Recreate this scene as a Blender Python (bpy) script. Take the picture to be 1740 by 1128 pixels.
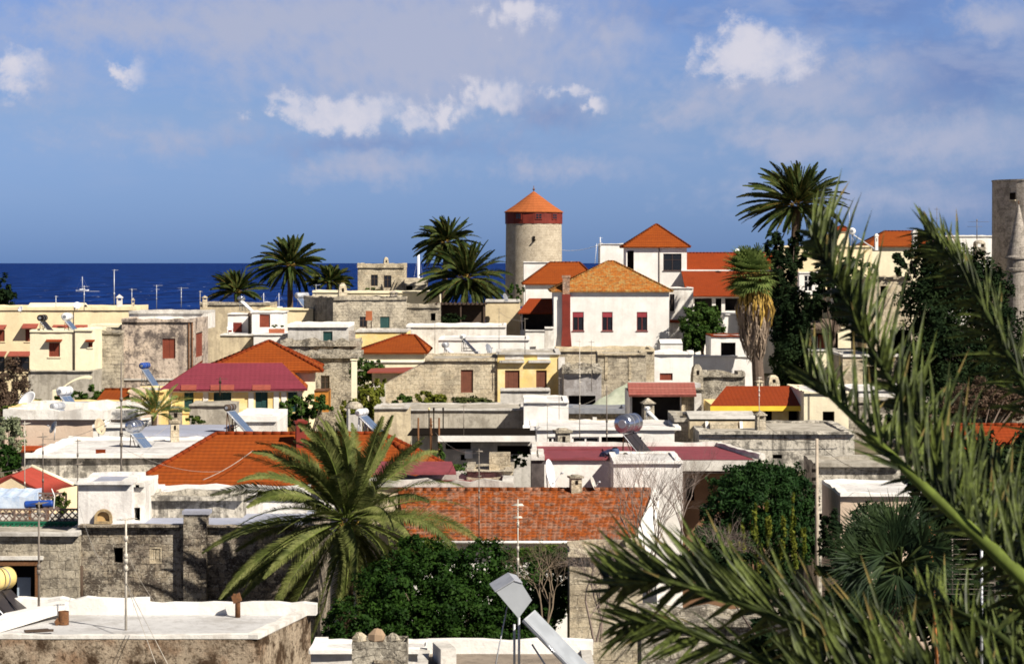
import bpy, math, random
from mathutils import Vector, Matrix, Quaternion
from mathutils import noise as mnoise
for o in list(bpy.data.objects): bpy.data.objects.remove(o)
C = bpy.context.scene.collection
scene = bpy.context.scene
R = math.radians

# ---------------------------------------------------------------- camera, sky, sun, exposure
F, CX, CY, CZ = 4200.0, 870.0, 446.0, 30.0      # focal length in photo pixels, horizon, camera height over the sea
cam_d = bpy.data.cameras.new('camera'); cam = bpy.data.objects.new('camera', cam_d); C.objects.link(cam)
cam.location = (0, 0, CZ); cam.rotation_euler = (R(90), 0, 0)
cam_d.sensor_width = 36.0; cam_d.lens = 36.0 * F / 1740.0
cam_d.shift_y = -(564.0 - CY) / 1740.0
cam_d.clip_start = 0.1; cam_d.clip_end = 200000
cam_d.dof.use_dof = True; cam_d.dof.focus_distance = 150; cam_d.dof.aperture_fstop = 11
scene.camera = cam
SUN_AZ, SUN_EL = 48.0, 41.0                     # degrees right of straight behind the camera, above the horizon
SD = Vector((math.sin(R(SUN_AZ)) * math.cos(R(SUN_EL)), -math.cos(R(SUN_AZ)) * math.cos(R(SUN_EL)), math.sin(R(SUN_EL))))
sl = bpy.data.lights.new('sun', 'SUN'); sl.energy = 5.0; sl.angle = R(0.53); sl.color = (1.0, 0.93, 0.82)
so = bpy.data.objects.new('sun', sl); C.objects.link(so); so.rotation_euler = SD.to_track_quat('Z', 'Y').to_euler()
so.location = (0, 0, 80)
scene.view_settings.view_transform = 'Standard'; scene.view_settings.look = 'None'
scene.view_settings.exposure = 0.72; scene.view_settings.gamma = 1.0
scene.cycles.max_bounces = 5; scene.cycles.transparent_max_bounces = 6
scene.cycles.pixel_filter_type = 'BLACKMAN_HARRIS'; scene.cycles.filter_width = 1.7

class NT:
    """short hand for building node trees"""
    def __init__(s, tree): s.t = tree; s.n = tree.nodes; s.l = tree.links
    def add(s, kind, props=None, **inp):
        n = s.n.new(kind)
        for k, v in (props or {}).items(): setattr(n, k, v)
        for k, v in inp.items():
            key = int(k[1:]) if k[0] == 'i' and k[1:].isdigit() else k.replace('_', ' ')
            s.set(n.inputs[key], v)
        return n
    def set(s, sock, v):
        if isinstance(v, bpy.types.Node): s.l.new(v.outputs[0], sock)
        elif isinstance(v, bpy.types.NodeSocket): s.l.new(v, sock)
        else:
            if sock.type == 'RGBA' and len(v) == 3: v = (*v, 1)
            sock.default_value = v
    def m(s, op, a, b=None, c=None, clamp=False):
        n = s.n.new('ShaderNodeMath'); n.operation = op; n.use_clamp = clamp
        s.set(n.inputs[0], a)
        if b is not None: s.set(n.inputs[1], b)
        if c is not None: s.set(n.inputs[2], c)
        return n.outputs[0]
    def mr(s, v, a, b, c=0.0, d=1.0, smooth=True):
        n = s.n.new('ShaderNodeMapRange'); n.interpolation_type = 'SMOOTHSTEP' if smooth else 'LINEAR'
        s.set(n.inputs[0], v)
        for i, x in enumerate((a, b, c, d)): s.set(n.inputs[i + 1], x)
        return n.outputs[0]
    def mix(s, f, a, b, mode='MIX'):
        n = s.n.new('ShaderNodeMix'); n.data_type = 'RGBA'; n.blend_type = mode
        s.set(n.inputs[0], f); s.set(n.inputs[6], a); s.set(n.inputs[7], b)
        return n.outputs[2]
    def noise(s, vec, scale, detail=4, rough=0.55, dist=0.0):
        n = s.n.new('ShaderNodeTexNoise'); s.set(n.inputs['Vector'], vec)
        n.inputs['Scale'].default_value = scale; n.inputs['Detail'].default_value = detail
        n.inputs['Roughness'].default_value = rough; n.inputs['Distortion'].default_value = dist
        return n.outputs[0]
    def vm(s, op, a, b=None):
        n = s.n.new('ShaderNodeVectorMath'); n.operation = op
        s.set(n.inputs[0], a)
        if b is not None: s.set(n.inputs[1], b)
        return n.outputs['Value'] if op in ('LENGTH', 'DOT_PRODUCT', 'DISTANCE') else n.outputs[0]

world = bpy.data.worlds.new('World'); scene.world = world; world.use_nodes = True
def build_world():
    t = NT(world.node_tree); t.n.clear()
    out = t.add('ShaderNodeOutputWorld'); bg = t.add('ShaderNodeBackground')
    sky = t.add('ShaderNodeTexSky', dict(sky_type='NISHITA', sun_disc=False, sun_elevation=R(SUN_EL), sun_rotation=R(180 - SUN_AZ),
                                         altitude=0, air_density=1.0, dust_density=0.6, ozone_density=2.0))
    g = t.add('ShaderNodeTexCoord').outputs['Generated']
    sep = t.add('ShaderNodeSeparateXYZ', Vector=g)
    y = t.m('MAXIMUM', t.m('ABSOLUTE', sep.outputs[1]), 0.05)
    a = t.m('DIVIDE', sep.outputs[0], y); e = t.m('DIVIDE', sep.outputs[2], y)
    pos = t.add('ShaderNodeCombineXYZ', X=a, Y=e).outputs[0]     # tangents of bearing and height angle over the sea horizon
    ev = t.mr(sep.outputs[2], 0.09, .32, 0, 1)
    tinted = t.mix(1.0, sky, t.mix(ev, t.mix(t.mr(sep.outputs[2], 0.0, .06, 0, 1, False), SKY_TINT, SKY_TINT_MID), SKY_TINT_HIGH), 'MULTIPLY')
    def fb(scale, det, off):
        return t.noise(t.vm('ADD', pos, (off, off * .7, off * 1.3)), scale, det, .6)
    n1 = t.add('ShaderNodeTexNoise', Vector=pos, Scale=38.0, Detail=6.0, Roughness=0.62)
    n2 = t.add('ShaderNodeTexNoise', Vector=pos, Scale=150.0, Detail=4.0, Roughness=0.6)
    warp = t.vm('ADD', t.vm('SCALE', t.vm('SUBTRACT', n1.outputs['Color'], (.5, .5, .5))), (0, 0, 0))
    w1 = t.vm('MULTIPLY', t.vm('SUBTRACT', n1.outputs['Color'], (.5, .5, .5)), (.030, .020, 0))
    w2 = t.vm('MULTIPLY', t.vm('SUBTRACT', n2.outputs['Color'], (.5, .5, .5)), (.009, .007, 0))
    wp = t.vm('ADD', pos, t.vm('ADD', w1, w2))
    fine = t.m('ADD', t.m('MULTIPLY', t.m('SUBTRACT', n1.outputs[0], .5), 1.5), t.m('MULTIPLY', t.m('SUBTRACT', n2.outputs[0], .5), .9))
    def blobs(lst, lo, hi, amt):
        tot = None
        for (px, py, rx, ry, st) in lst:
            d = t.vm('MULTIPLY', t.vm('SUBTRACT', wp, ((px - CX) / F, (CY - py) / F, 0)), (F / rx, F / ry, 0))
            v = t.m('MULTIPLY', t.m('SUBTRACT', 1.0, t.m('MULTIPLY', t.vm('LENGTH', d), .62)), st)
            tot = v if tot is None else t.m('MAXIMUM', tot, v)
        return t.mr(t.m('ADD', tot, t.m('MULTIPLY', fine, amt)), lo, hi, 0, 1)
    bright = blobs([(20, 122, 70, 46, .80), (222, 120, 34, 44, .66), (500, 180, 60, 30, .86), (590, 188, 110, 34, 1.0), (690, 202, 70, 22, .85), (840, 165, 62, 50, .80), (775, 190, 50, 24, .7),
                    (965, 152, 60, 14, .68), (1020, 172, 22, 20, .66), (1285, 92, 105, 50, 1.05), (1168, 95, 26, 34, .68), (905, 30, 90, 30, .68)], .24, .70, .75)
    soft = blobs([(720, 70, 360, 140, .92), (520, 30, 440, 80, .85), (250, 40, 340, 60, .75), (1500, 330, 300, 40, .5), (300, 230, 300, 40, .45), (1370, 232, 150, 48, .8), (1170, 190, 95, 36, .72), (1330, 160, 220, 55, .72), (1470, 120, 120, 50, .66),
                  (1690, 40, 80, 46, .8), (1600, 240, 190, 56, .75), (640, 290, 150, 30, .62), (960, 285, 130, 28, .58), (1050, 60, 110, 50, .62), (80, 130, 140, 80, .5)], .05, .80, .5)
    wisp = t.mr(t.noise(t.vm('MULTIPLY', pos, (1, 2.6, 1)), 26.0, 6, .6), .40, .68, 0, .42)
    hi = t.mr(e, 0.015, 0.08, 0.0, 1.0)
    s_all = t.m('MAXIMUM', t.m('MULTIPLY', soft, .95), t.m('MULTIPLY', wisp, hi))
    slate = blobs([(1640, 120, 230, 90, .9), (1480, 20, 160, 50, .8), (1140, 20, 140, 40, .6), (1700, 320, 160, 120, .5), (930, 190, 90, 34, .8), (640, 245, 260, 26, .6)], .05, 1.0, .5)
    c0 = t.mix(t.m('MULTIPLY', slate, .75), tinted, CLOUD_SLATE)
    c1 = t.mix(s_all, c0, CLOUD_SOFT)
    c2 = t.mix(t.m('MULTIPLY', bright, t.mr(n1.outputs[0], .38, .62, .62, .97)), c1, CLOUD_BRIGHT)
    t.set(bg.inputs['Color'], c2); bg.inputs['Strength'].default_value = SKY_STR
    t.l.new(bg.outputs[0], out.inputs[0])
SKY_STR = 0.06
SKY_TINT = (0.32, 0.56, 1.38)
SKY_TINT_MID = (0.48, 0.60, 1.04)
SKY_TINT_HIGH = (0.11, 0.14, 0.22)
CLOUD_SLATE = (1.55, 2.35, 4.9)
CLOUD_SOFT = (4.3, 4.7, 6.3)
CLOUD_BRIGHT = (6.9, 6.8, 7.7)
build_world()

# ---------------------------------------------------------------- placing helpers
def W(px, py, D): return Vector(((px - CX) / F * D, D, CZ - (py - CY) / F * D))
def M_(n, D): return n / F * D
GZ = [(0, 14.5), (80, 14.5), (113, 15.2), (165, 17), (268, 19), (330, 21.5), (380, 21), (500, 6), (700, -3), (1e6, -3)]
def gz(D):
    for (a, za), (b, zb) in zip(GZ, GZ[1:]):
        if D <= b: return za + (zb - za) * (D - a) / (b - a)
    return -3

def thing(name, label, cat, loc, group=None):
    o = bpy.data.objects.new(name, None); C.objects.link(o); o.location = loc; o.empty_display_size = .3
    o['label'] = label; o['category'] = cat; o['kind'] = 'thing'
    if group: o['group'] = group
    LABELS.setdefault(label, []).append(name)
    return o
LABELS = {}
def tag(o, label, cat, group=None):
    o['label'] = label; o['category'] = cat; o['kind'] = 'thing'
    if group: o['group'] = group
    LABELS.setdefault(label, []).append(o.name)
    return o
def origin_of(o):
    v = Vector((0, 0, 0))
    while o is not None: v += o.location; o = o.parent
    return v
def dup(root, loc, label, group=None):
    r = root.copy(); C.objects.link(r); r.location = loc; r['label'] = label
    if group: r['group'] = group
    LABELS.setdefault(label, []).append(r.name)
    for ch in list(root.children):
        c = ch.copy(); C.objects.link(c); c.parent = r
        for g in list(ch.children):
            d = g.copy(); C.objects.link(d); d.parent = c
    return r

class MB:
    """collects faces in world coordinates; build() links them as one mesh object"""
    def __init__(s): s.v = []; s.f = []; s.uv = {}; s.sm = set(); s.alt = set()
    def P(s, pts):
        i = len(s.v); s.v.extend(Vector(p) for p in pts); return i
    def poly(s, pts, uv=None):
        i = s.P(pts); s.f.append(tuple(range(i, i + len(pts))))
        if uv: s.uv[len(s.f) - 1] = uv
    def hexa(s, b, t):
        """four bottom and four top points"""
        i = s.P(list(b) + list(t))
        for q in ((3, 2, 1, 0), (4, 5, 6, 7), (0, 1, 5, 4), (1, 2, 6, 5), (2, 3, 7, 6), (3, 0, 4, 7)):
            s.f.append(tuple(i + k for k in q))
    def box(s, x0, y0, z0, x1, y1, z1):
        s.hexa([(x0, y0, z0), (x1, y0, z0), (x1, y1, z0), (x0, y1, z0)], [(x0, y0, z1), (x1, y0, z1), (x1, y1, z1), (x0, y1, z1)])
    def obox(s, c, ax, ay, az):
        """oriented box, half axes ax ay az"""
        c, ax, ay, az = (Vector(q) for q in (c, ax, ay, az))
        b = [c - az + i * ax + j * ay for i, j in ((-1, -1), (1, -1), (1, 1), (-1, 1))]
        s.hexa(b, [p + 2 * az for p in b])
    def slab(s, pts, th, uvdir=True):
        pts = [Vector(p) for p in pts]
        e = (pts[1] - pts[0]).normalized(); n = Vector((0, 0, 0))
        for k in range(1, len(pts) - 1): n += (pts[k] - pts[0]).cross(pts[k + 1] - pts[0])
        n.normalize()
        if n.z < 0: n = -n
        v = n.cross(e)
        s.poly(pts, [((p - pts[0]).dot(e), (p - pts[0]).dot(v)) for p in pts])
        lo = [p - Vector((0, 0, th)) for p in pts]
        s.poly(lo[::-1], [(0, 0)] * len(pts))
        for k in range(len(pts)):
            a, b = k, (k + 1) % len(pts)
            s.poly([pts[a], lo[a], lo[b], pts[b]], [(0, 0), (0, .04), (.04, .04), (.04, 0)])
    def tube(s, pts, r, n=6, cap=True, smooth=True):
        pts = [Vector(p) for p in pts]
        if not hasattr(r, '__len__'): r = [r] * len(pts)
        rings = []; ref = None
        for k, p in enumerate(pts):
            d = (pts[min(k + 1, len(pts) - 1)] - pts[max(k - 1, 0)]).normalized()
            if ref is None: ref = Vector((0, 0, 1)) if abs(d.z) < .9 else Vector((1, 0, 0))
            a = d.cross(ref)
            if a.length < 1e-4: a = d.cross(Vector((0, 1, 0)))
            a.normalize(); b = a.cross(d); ref = b
            rings.append(s.P([p + (a * math.cos(2 * math.pi * j / n) + b * math.sin(2 * math.pi * j / n)) * r[k] for j in range(n)]))
        for q in range(len(rings) - 1):
            for j in range(n):
                s.f.append((rings[q] + j, rings[q] + (j + 1) % n, rings[q + 1] + (j + 1) % n, rings[q + 1] + j))
                if smooth: s.sm.add(len(s.f) - 1)
        if cap:
            s.f.append(tuple(rings[0] + j for j in range(n))[::-1]); s.f.append(tuple(rings[-1] + j for j in range(n)))
    def lathe(s, c, prof, n=32, axis=None, smooth=False):
        """prof: list of (radius, height) along axis"""
        c = Vector(c); az = Vector(axis or (0, 0, 1)).normalized()
        ax = az.orthogonal().normalized() if axis else Vector((1, 0, 0)); ay = az.cross(ax)
        rings = []
        for (r, h) in prof:
            rings.append(s.P([c + az * h + (ax * math.cos(2 * math.pi * j / n) + ay * math.sin(2 * math.pi * j / n)) * max(r, 1e-4) for j in range(n)]))
        per = 0
        for q in range(len(rings) - 1):
            for j in range(n):
                s.f.append((rings[q] + j, rings[q] + (j + 1) % n, rings[q + 1] + (j + 1) % n, rings[q + 1] + j))
                u0 = 2 * math.pi * j / n * prof[0][0]; u1 = 2 * math.pi * (j + 1) / n * prof[0][0]
                sl = q * 1.0
                s.uv[len(s.f) - 1] = [(u0, prof[q][1]), (u1, prof[q][1]), (u1, prof[q + 1][1]), (u0, prof[q + 1][1])]
                if smooth: s.sm.add(len(s.f) - 1)
    def rail(s, pts, w, h, jit=.03, closed=True, seg=.5, rnd=None):
        """a low kerb along a polyline, its top uneven"""
        rnd = rnd or random.Random(len(s.v) + 5)
        pts = [Vector(p) for p in pts]; loop = pts + [pts[0]] if closed else pts
        for a, b in zip(loop, loop[1:]):
            L = (b - a).length; n = max(1, int(L / seg)); d = (b - a) / L; sd = Vector((-d.y, d.x, 0)) * w / 2
            a2 = a - d * (w / 2 - .003); b2 = b + d * (w / 2 - .003)
            prev = None
            for k in range(n + 1):
                p = a2.lerp(b2, k / n); hh = h + rnd.uniform(-jit, jit); o = Vector((0, 0, 0)) + sd.normalized() * rnd.uniform(-jit, jit) * .5
                cur = [p - sd + o, p + sd + o, p + sd + o + Vector((0, 0, hh)), p - sd + o + Vector((0, 0, hh))]
                if prev:
                    i = s.P(prev + cur)
                    for q in ((0, 1, 5, 4), (1, 2, 6, 5), (2, 3, 7, 6), (3, 0, 4, 7)): s.f.append(tuple(i + x for x in q))
                else:
                    s.poly(cur)
                prev = cur
            s.poly(prev)
    def build(s, name, mat, parent=None, kind=None, mat2=None):
        o0 = origin_of(parent) if parent is not None else (s.v[0] * 0 if s.v else Vector((0, 0, 0)))
        me = bpy.data.meshes.new(name)
        me.from_pydata([v - o0 for v in s.v], [], s.f)
        if s.uv:
            ul = me.uv_layers.new(name='UVMap')
            for p in me.polygons:
                u = s.uv.get(p.index)
                if u:
                    for k, li in enumerate(p.loop_indices): ul.data[li].uv = u[k]
        if s.sm:
            me.polygons.foreach_set('use_smooth', [i in s.sm for i in range(len(s.f))])
        me.materials.append(mat)
        if mat2 and s.alt:
            me.materials.append(mat2); me.polygons.foreach_set('material_index', [1 if i in s.alt else 0 for i in range(len(s.f))])
        me.update()
        ob = bpy.data.objects.new(name, me); C.objects.link(ob)
        if parent is not None: ob.parent = parent
        if kind: ob['kind'] = kind
        return ob

# ---------------------------------------------------------------- materials
MATS = {}
def newmat(name):
    m = bpy.data.materials.new(name); m.use_nodes = True
    t = NT(m.node_tree); b = t.n['Principled BSDF']; b.inputs['Roughness'].default_value = .9
    b.inputs['Specular IOR Level'].default_value = .08
    MATS[name] = m
    return m, t, b
def wpos(t): return t.add('ShaderNodeNewGeometry').outputs['Position']
def scl(c, k): return tuple(min(1, x * k) for x in c)
def bump(t, b, h, dist, st=1.0):
    n = t.add('ShaderNodeBump', Strength=st, Distance=dist, Height=h); t.l.new(n.outputs[0], b.inputs['Normal'])
def plaster(name, base, dark=(.2, .17, .13), blotch=.5, streak=.4, spots=.3, s=1.0, warm=None, bmp=.02):
    m, t, b = newmat(name); p = wpos(t)
    n1 = t.noise(p, .45 * s, 7, .62)
    col = t.mix(t.mr(n1, .35, .65), base, scl(base, .82))
    if warm: col = t.mix(t.mr(t.noise(p, .7 * s, 4, .6), .45, .7, 0, .8), col, warm)
    bl = t.mr(t.noise(t.vm('ADD', p, (31, 7, 3)), .8 * s, 9, .70), .47, .60, 0, blotch)
    col = t.mix(bl, col, dark)
    st = t.mr(t.noise(t.vm('MULTIPLY', p, (2.2 * s, 2.2 * s, .16 * s)), 1.0, 6, .65), .47, .66, 0, streak)
    col = t.mix(st, col, scl(dark, 1.25))
    sp = t.mr(t.noise(p, 5.0 * s, 6, .75), .50, .62, 0, spots)
    col = t.mix(sp, col, scl(dark, .8))
    t.set(b.inputs['Base Color'], col)
    bump(t, b, t.noise(p, 6, 6, .7), bmp)
    return m
def stone(name, c1, c2, mortar, bw=.55, bh=.28, dark=(.07, .06, .05), lichen=.6, light=(.5, .45, .36), lt=.3, warp=.06, s=1.0):
    m, t, b = newmat(name); p = wpos(t)
    nz = t.add('ShaderNodeTexNoise', Vector=p, Scale=1.6, Detail=3.0)
    q = t.vm('ADD', p, t.vm('MULTIPLY', t.vm('SUBTRACT', nz.outputs['Color'], (.5, .5, .5)), (warp * 4, warp * 4, warp * 4)))
    sp = t.add('ShaderNodeSeparateXYZ', Vector=q)
    u = t.m('ADD', sp.outputs[0], t.m('MULTIPLY', sp.outputs[1], .83))
    v = t.add('ShaderNodeCombineXYZ', X=u, Y=sp.outputs[2]).outputs[0]
    br = t.add('ShaderNodeTexBrick', dict(offset=.47, squash=1.0), Vector=v, Color1=c1, Color2=c2, Mortar=mortar, Scale=1.0,
               Mortar_Size=.012, Mortar_Smooth=.8, Bias=0.0, Brick_Width=bw, Row_Height=bh)
    col = br.outputs[0]
    col = t.mix(t.mr(t.noise(p, .6 * s, 8, .7), .47, .60, 0, lt), col, light)
    col = t.mix(t.mr(t.noise(t.vm('ADD', p, (9, 5, 17)), 1.1 * s, 10, .74), .46, .58, 0, lichen), col, dark)
    col = t.mix(t.mr(t.noise(p, 6 * s, 6, .78), .49, .60, 0, .8 * lichen), col, scl(dark, .7))
    col = t.mix(t.mr(t.noise(t.vm('ADD', p, (3, 13, 29)), 8 * s, 4, .75), .55, .63, 0, .7), col, light)
    t.set(b.inputs['Base Color'], col)
    h = t.m('ADD', t.m('MULTIPLY', br.outputs['Fac'], -.45), t.noise(p, 9, 6, .75))
    bump(t, b, h, .05)
    return m
def tile(name, c, c2, old=None, oldamt=.0, tw=.23, th=.34, gap=.5, dark=(.05, .025, .015), dk=.2, wv=.06, rv=.35, vl=50.0):  # gap: how strongly course shade is painted along the tile rows
    """barrel roof tiles in metres of the roof plane: u along the eave, v up the slope"""
    m, t, b = newmat(name); uv = t.add('ShaderNodeTexCoord').outputs['UV']; p = wpos(t)
    sp = t.add('ShaderNodeSeparateXYZ', Vector=uv)
    wob = t.m('MULTIPLY', t.m('SUBTRACT', t.noise(p, 1.3, 3), .5), .12)
    v = t.m('ADD', sp.outputs[1], wob)
    vec = t.add('ShaderNodeCombineXYZ', X=sp.outputs[0], Y=v).outputs[0]
    br = t.add('ShaderNodeTexBrick', dict(offset=0.0), Vector=vec, Color1=c, Color2=c2, Mortar=scl(c, .35), Scale=1.0, Mortar_Size=.018,
               Mortar_Smooth=.6, Bias=-.2, Brick_Width=max(tw, vl), Row_Height=th)
    col = t.mix(gap, c, br.outputs[0])
    wn = t.add('ShaderNodeTexWhiteNoise', dict(noise_dimensions='2D'), Vector=t.vm('FLOOR', t.vm('DIVIDE', vec, (tw, th, 1)))).outputs[0]
    col = t.mix(t.m('MULTIPLY', wn, rv), col, c2 if not old else scl(c, .45))
    if old: col = t.mix(t.mr(wn, .72, .95, 0, oldamt), col, old)
    row = t.m('FRACT', t.m('DIVIDE', v, th))
    line = t.mr(row, .0, .22, gap, 0.0)  # dark row lines paint the shade under each tile course
    col = t.mix(line, col, scl(c, .28))
    col = t.mix(t.mr(t.noise(p, .8, 6, .6), .4, .7, 0, .45), col, scl(c2, .8))
    if old:
        col = t.mix(t.mr(t.noise(p, 2.2, 8, .75), .47, .6, 0, oldamt), col, old)
        col = t.mix(t.mr(t.noise(t.vm('ADD', p, (7, 7, 7)), 4.5, 7, .78), .52, .62, 0, oldamt), col, (.06, .045, .035))
    col = t.mix(t.mr(t.noise(t.vm('ADD', p, (17, 3, 9)), 3.0, 6, .72), .50, .66, 0, dk), col, dark)
    t.set(b.inputs['Base Color'], col)
    wave = t.m('SINE', t.m('MULTIPLY', sp.outputs[0], 2 * math.pi / tw))
    h = t.m('ADD', t.m('MULTIPLY', wave, wv), t.m('MULTIPLY', row, -.7))
    bump(t, b, h, .05)
    return m
def simple(name, c, rough=.7, metal=0.0, var=.2, s=2.0, spec=.3, dark=None, dk=.0):
    m, t, b = newmat(name); p = wpos(t)
    col = t.mix(t.mr(t.noise(p, s, 5, .6), .35, .65, 0, 1), c, scl(c, 1 - var))
    if dark: col = t.mix(t.mr(t.noise(p, s * 2.2, 7, .7), .48, .66, 0, dk), col, dark)
    t.set(b.inputs['Base Color'], col)
    b.inputs['Roughness'].default_value = rough; b.inputs['Metallic'].default_value = metal; b.inputs['Specular IOR Level'].default_value = spec
    return m
def leafmat(name, c, c2, trans=.35, s=.9, spec=.08, rough=.6):
    m, t, b = newmat(name); p = wpos(t)
    col = t.mix(t.mr(t.noise(p, s, 4, .65), .36, .64), c, c2)
    col = t.mix(t.mr(t.noise(p, s * 9, 3, .6), .4, .65, 0, .6), col, scl(c, .6))
    t.set(b.inputs['Base Color'], col); b.inputs['Roughness'].default_value = rough; b.inputs['Specular IOR Level'].default_value = spec
    tr = t.add('ShaderNodeBsdfTranslucent', Color=col); mx = t.add('ShaderNodeMixShader')
    mx.inputs[0].default_value = trans
    t.l.new(b.outputs[0], mx.inputs[1]); t.l.new(tr.outputs[0], mx.inputs[2])
    t.l.new(mx.outputs[0], t.n['Material Output'].inputs[0])
    return m

white = plaster('whitewash', (.82, .79, .74), (.45, .41, .36), .14, .24, .07)
white2 = plaster('worn_whitewash', (.76, .73, .67), (.32, .28, .24), .42, .45, .22)
white3 = plaster('streaked_whitewash', (.76, .73, .69), (.38, .35, .33), .3, .5, .2, 1.6)
deckw = plaster('limed_roof', (.66, .64, .61), (.30, .27, .25), .5, .1, .35)
deckg = plaster('grey_roof', (.36, .36, .38), (.2, .18, .17), .5, .2, .4)
deckb = plaster('bluish_roof', (.32, .34, .42), (.25, .24, .26), .4, .2, .2)
cream = plaster('cream_plaster', (.82, .69, .43), (.5, .38, .24), .14, .22, .06)
cream2 = plaster('pale_cream_plaster', (.84, .76, .54), (.5, .41, .30), .14, .25, .06)
yellow = plaster('yellow_plaster', (.80, .58, .22), (.50, .40, .25), .25, .2, .1, warm=(.82, .70, .42))
pinkb = plaster('pinkish_plaster', (.66, .52, .40), (.42, .32, .24), .3, .45, .15)
beige = plaster('beige_plaster', (.62, .52, .35), (.26, .21, .15), .5, .6, .3)
conc = plaster('concrete', (.46, .42, .35), (.17, .15, .12), .55, .6, .35)
concl = plaster('light_concrete', (.58, .55, .50), (.26, .24, .21), .5, .6, .3)
stain = plaster('weathered_plaster', (.56, .46, .37), (.085, .07, .065), .92, .5, .7, .9, warm=(.62, .50, .38), bmp=.05)
mold = plaster('mouldy_parapet', (.60, .55, .46), (.11, .10, .085), .9, .95, .7, 1.3, bmp=.05)
grimy = plaster('grimy_plaster', (.40, .32, .23), (.055, .034, .02), .98, .35, .85, 1.7, warm=(.22, .13, .075), bmp=.06)
stone_d = stone('dark_stone', (.22, .18, .14), (.34, .28, .20), (.16, .14, .11), .42, .22, lichen=.85, s=1.6, lt=.5, dark=(.06, .048, .04))
stone_m = stone('grey_stone', (.38, .33, .25), (.48, .42, .32), (.24, .21, .16), .55, .3, lichen=.55)
stone_b = stone('beige_stone', (.50, .41, .28), (.58, .50, .36), (.34, .28, .2), .6, .3, lichen=.45, light=(.66, .58, .44))
rubble = stone('rubble_stone', (.36, .32, .25), (.46, .41, .32), (.15, .13, .1), .32, .2, lichen=.75, warp=.16, light=(.58, .53, .44))
tower_st = stone('tower_stone', (.46, .39, .29), (.50, .43, .32), (.38, .32, .24), .7, .35, lichen=.36, dark=(.22, .17, .12), light=(.58, .50, .38))
stone_t = stone('keep_stone', (.34, .30, .26), (.42, .37, .32), (.27, .24, .2), .5, .22, lichen=.5, warp=.03)
t_or = tile('orange_tiles', (.27, .060, .010), (.215, .044, .009), gap=.8)
t_old = tile('old_tiles', (.38, .12, .02), (.40, .15, .03), (.36, .25, .09), .6, gap=.6, dk=.5)
t_mot = tile('mottled_tiles', (.36, .085, .014), (.30, .075, .02), (.32, .17, .11), .85, .25, .36, gap=.9, dk=.7, wv=.04, rv=.5)
t_red = tile('red_tiles', (.25, .042, .010), (.22, .038, .010), gap=.4)
t_mar = tile('maroon_sheet_tiles', (.215, .038, .056), (.18, .034, .048), tw=.3, th=.3, gap=.75, dk=.1)
t_brn = tile('grey_brown_tiles', (.16, .12, .09), (.22, .16, .12), gap=.9, vl=.2)
t_wm = tile('windmill_tiles', (.36, .105, .034), (.32, .095, .03), gap=.3, dk=.12)
maroon = simple('maroon_paint', (.22, .048, .056), .7, dark=(.12, .035, .035), dk=.4)
redp = simple('red_paint', (.17, .022, .012), .7, s=1.2, var=.3)
shut = simple('red_brown_shutter', (.22, .05, .025), .7)
green_sh = simple('dark_green_shutter', (.015, .06, .055), .6)
wood = simple('brown_wood', (.17, .06, .035), .8, s=4)
woodd = simple('dark_wood', (.07, .045, .03), .8, s=4)
awn = simple('red_awning', (.26, .06, .04), .85, s=3)
glassd = simple('dark_glass', (.012, .013, .016), .15, spec=.5, var=.0)
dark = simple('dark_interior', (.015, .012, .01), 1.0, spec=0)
room = simple('room_shade_lining', (.06, .05, .045), 1.0, spec=0)  # near-black lining puts the shade inside open window holes into colour
metal = simple('grey_metal', (.42, .43, .45), .4, .6, s=3)
galv = simple('galvanised_metal', (.55, .56, .58), .45, .35, s=3)
chrome = simple('steel_tank', (.55, .57, .62), .22, .9, s=1)
wtank = simple('white_enamel', (.78, .77, .74), .35, 0, .08)
ytank = simple('yellowed_enamel', (.80, .60, .22), .4, 0, .15)
greyg = simple('grey_collector', (.36, .38, .40), .3, spec=.4)
panelm = simple('collector_glass', (.10, .14, .22), .12, .0, .1, spec=.6)
paneld = simple('dark_collector', (.035, .03, .03), .3, .0, .2, spec=.4)
blueg = simple('blue_paint', (.02, .07, .32), .4)
rust = simple('rusty_steel', (.17, .075, .03), .9, s=9, dark=(.05, .03, .02), dk=.8)
mastm = simple('antenna_steel', (.20, .17, .14), .7, .3, s=5)
mastl = simple('pale_mast_steel', (.55, .50, .42), .6, .2, s=5)
plast = simple('white_plastic', (.78, .78, .78), .4, var=.05)
orangep = simple('orange_tank_paint', (.42, .13, .05), .7)
yfas = simple('yellow_fascia_paint', (.85, .56, .05), .6, var=.1)
tarp = plaster('greenish_tarpaulin', (.50, .52, .40), (.32, .36, .25), .5, .3, .1)
bark = simple('bark', (.14, .10, .075), .95, s=5, dark=(.05, .035, .025), dk=.7)
twig = simple('bare_twigs', (.24, .185, .155), .95, s=4)
palmtrunk = simple('palm_trunk', (.13, .085, .05), .95, s=7, dark=(.03, .02, .015), dk=.8)
lf_palm = leafmat('date_palm_leaf', (.078, .098, .024), (.20, .21, .068), .2, 1.6)
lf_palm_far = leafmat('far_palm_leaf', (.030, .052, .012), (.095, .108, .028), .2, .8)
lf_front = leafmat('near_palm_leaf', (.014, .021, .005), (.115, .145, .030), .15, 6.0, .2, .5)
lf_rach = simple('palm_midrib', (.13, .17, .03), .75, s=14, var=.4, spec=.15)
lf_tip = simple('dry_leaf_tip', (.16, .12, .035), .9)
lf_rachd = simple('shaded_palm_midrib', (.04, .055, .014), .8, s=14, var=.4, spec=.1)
lf_dead = simple('dead_palm_leaf', (.28, .21, .15), .95, s=3, dark=(.10, .075, .06), dk=.6)
lf_tan = simple('yellowed_palm_leaf', (.42, .27, .06), .9, s=2, dark=(.2, .12, .03), dk=.5)
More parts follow.
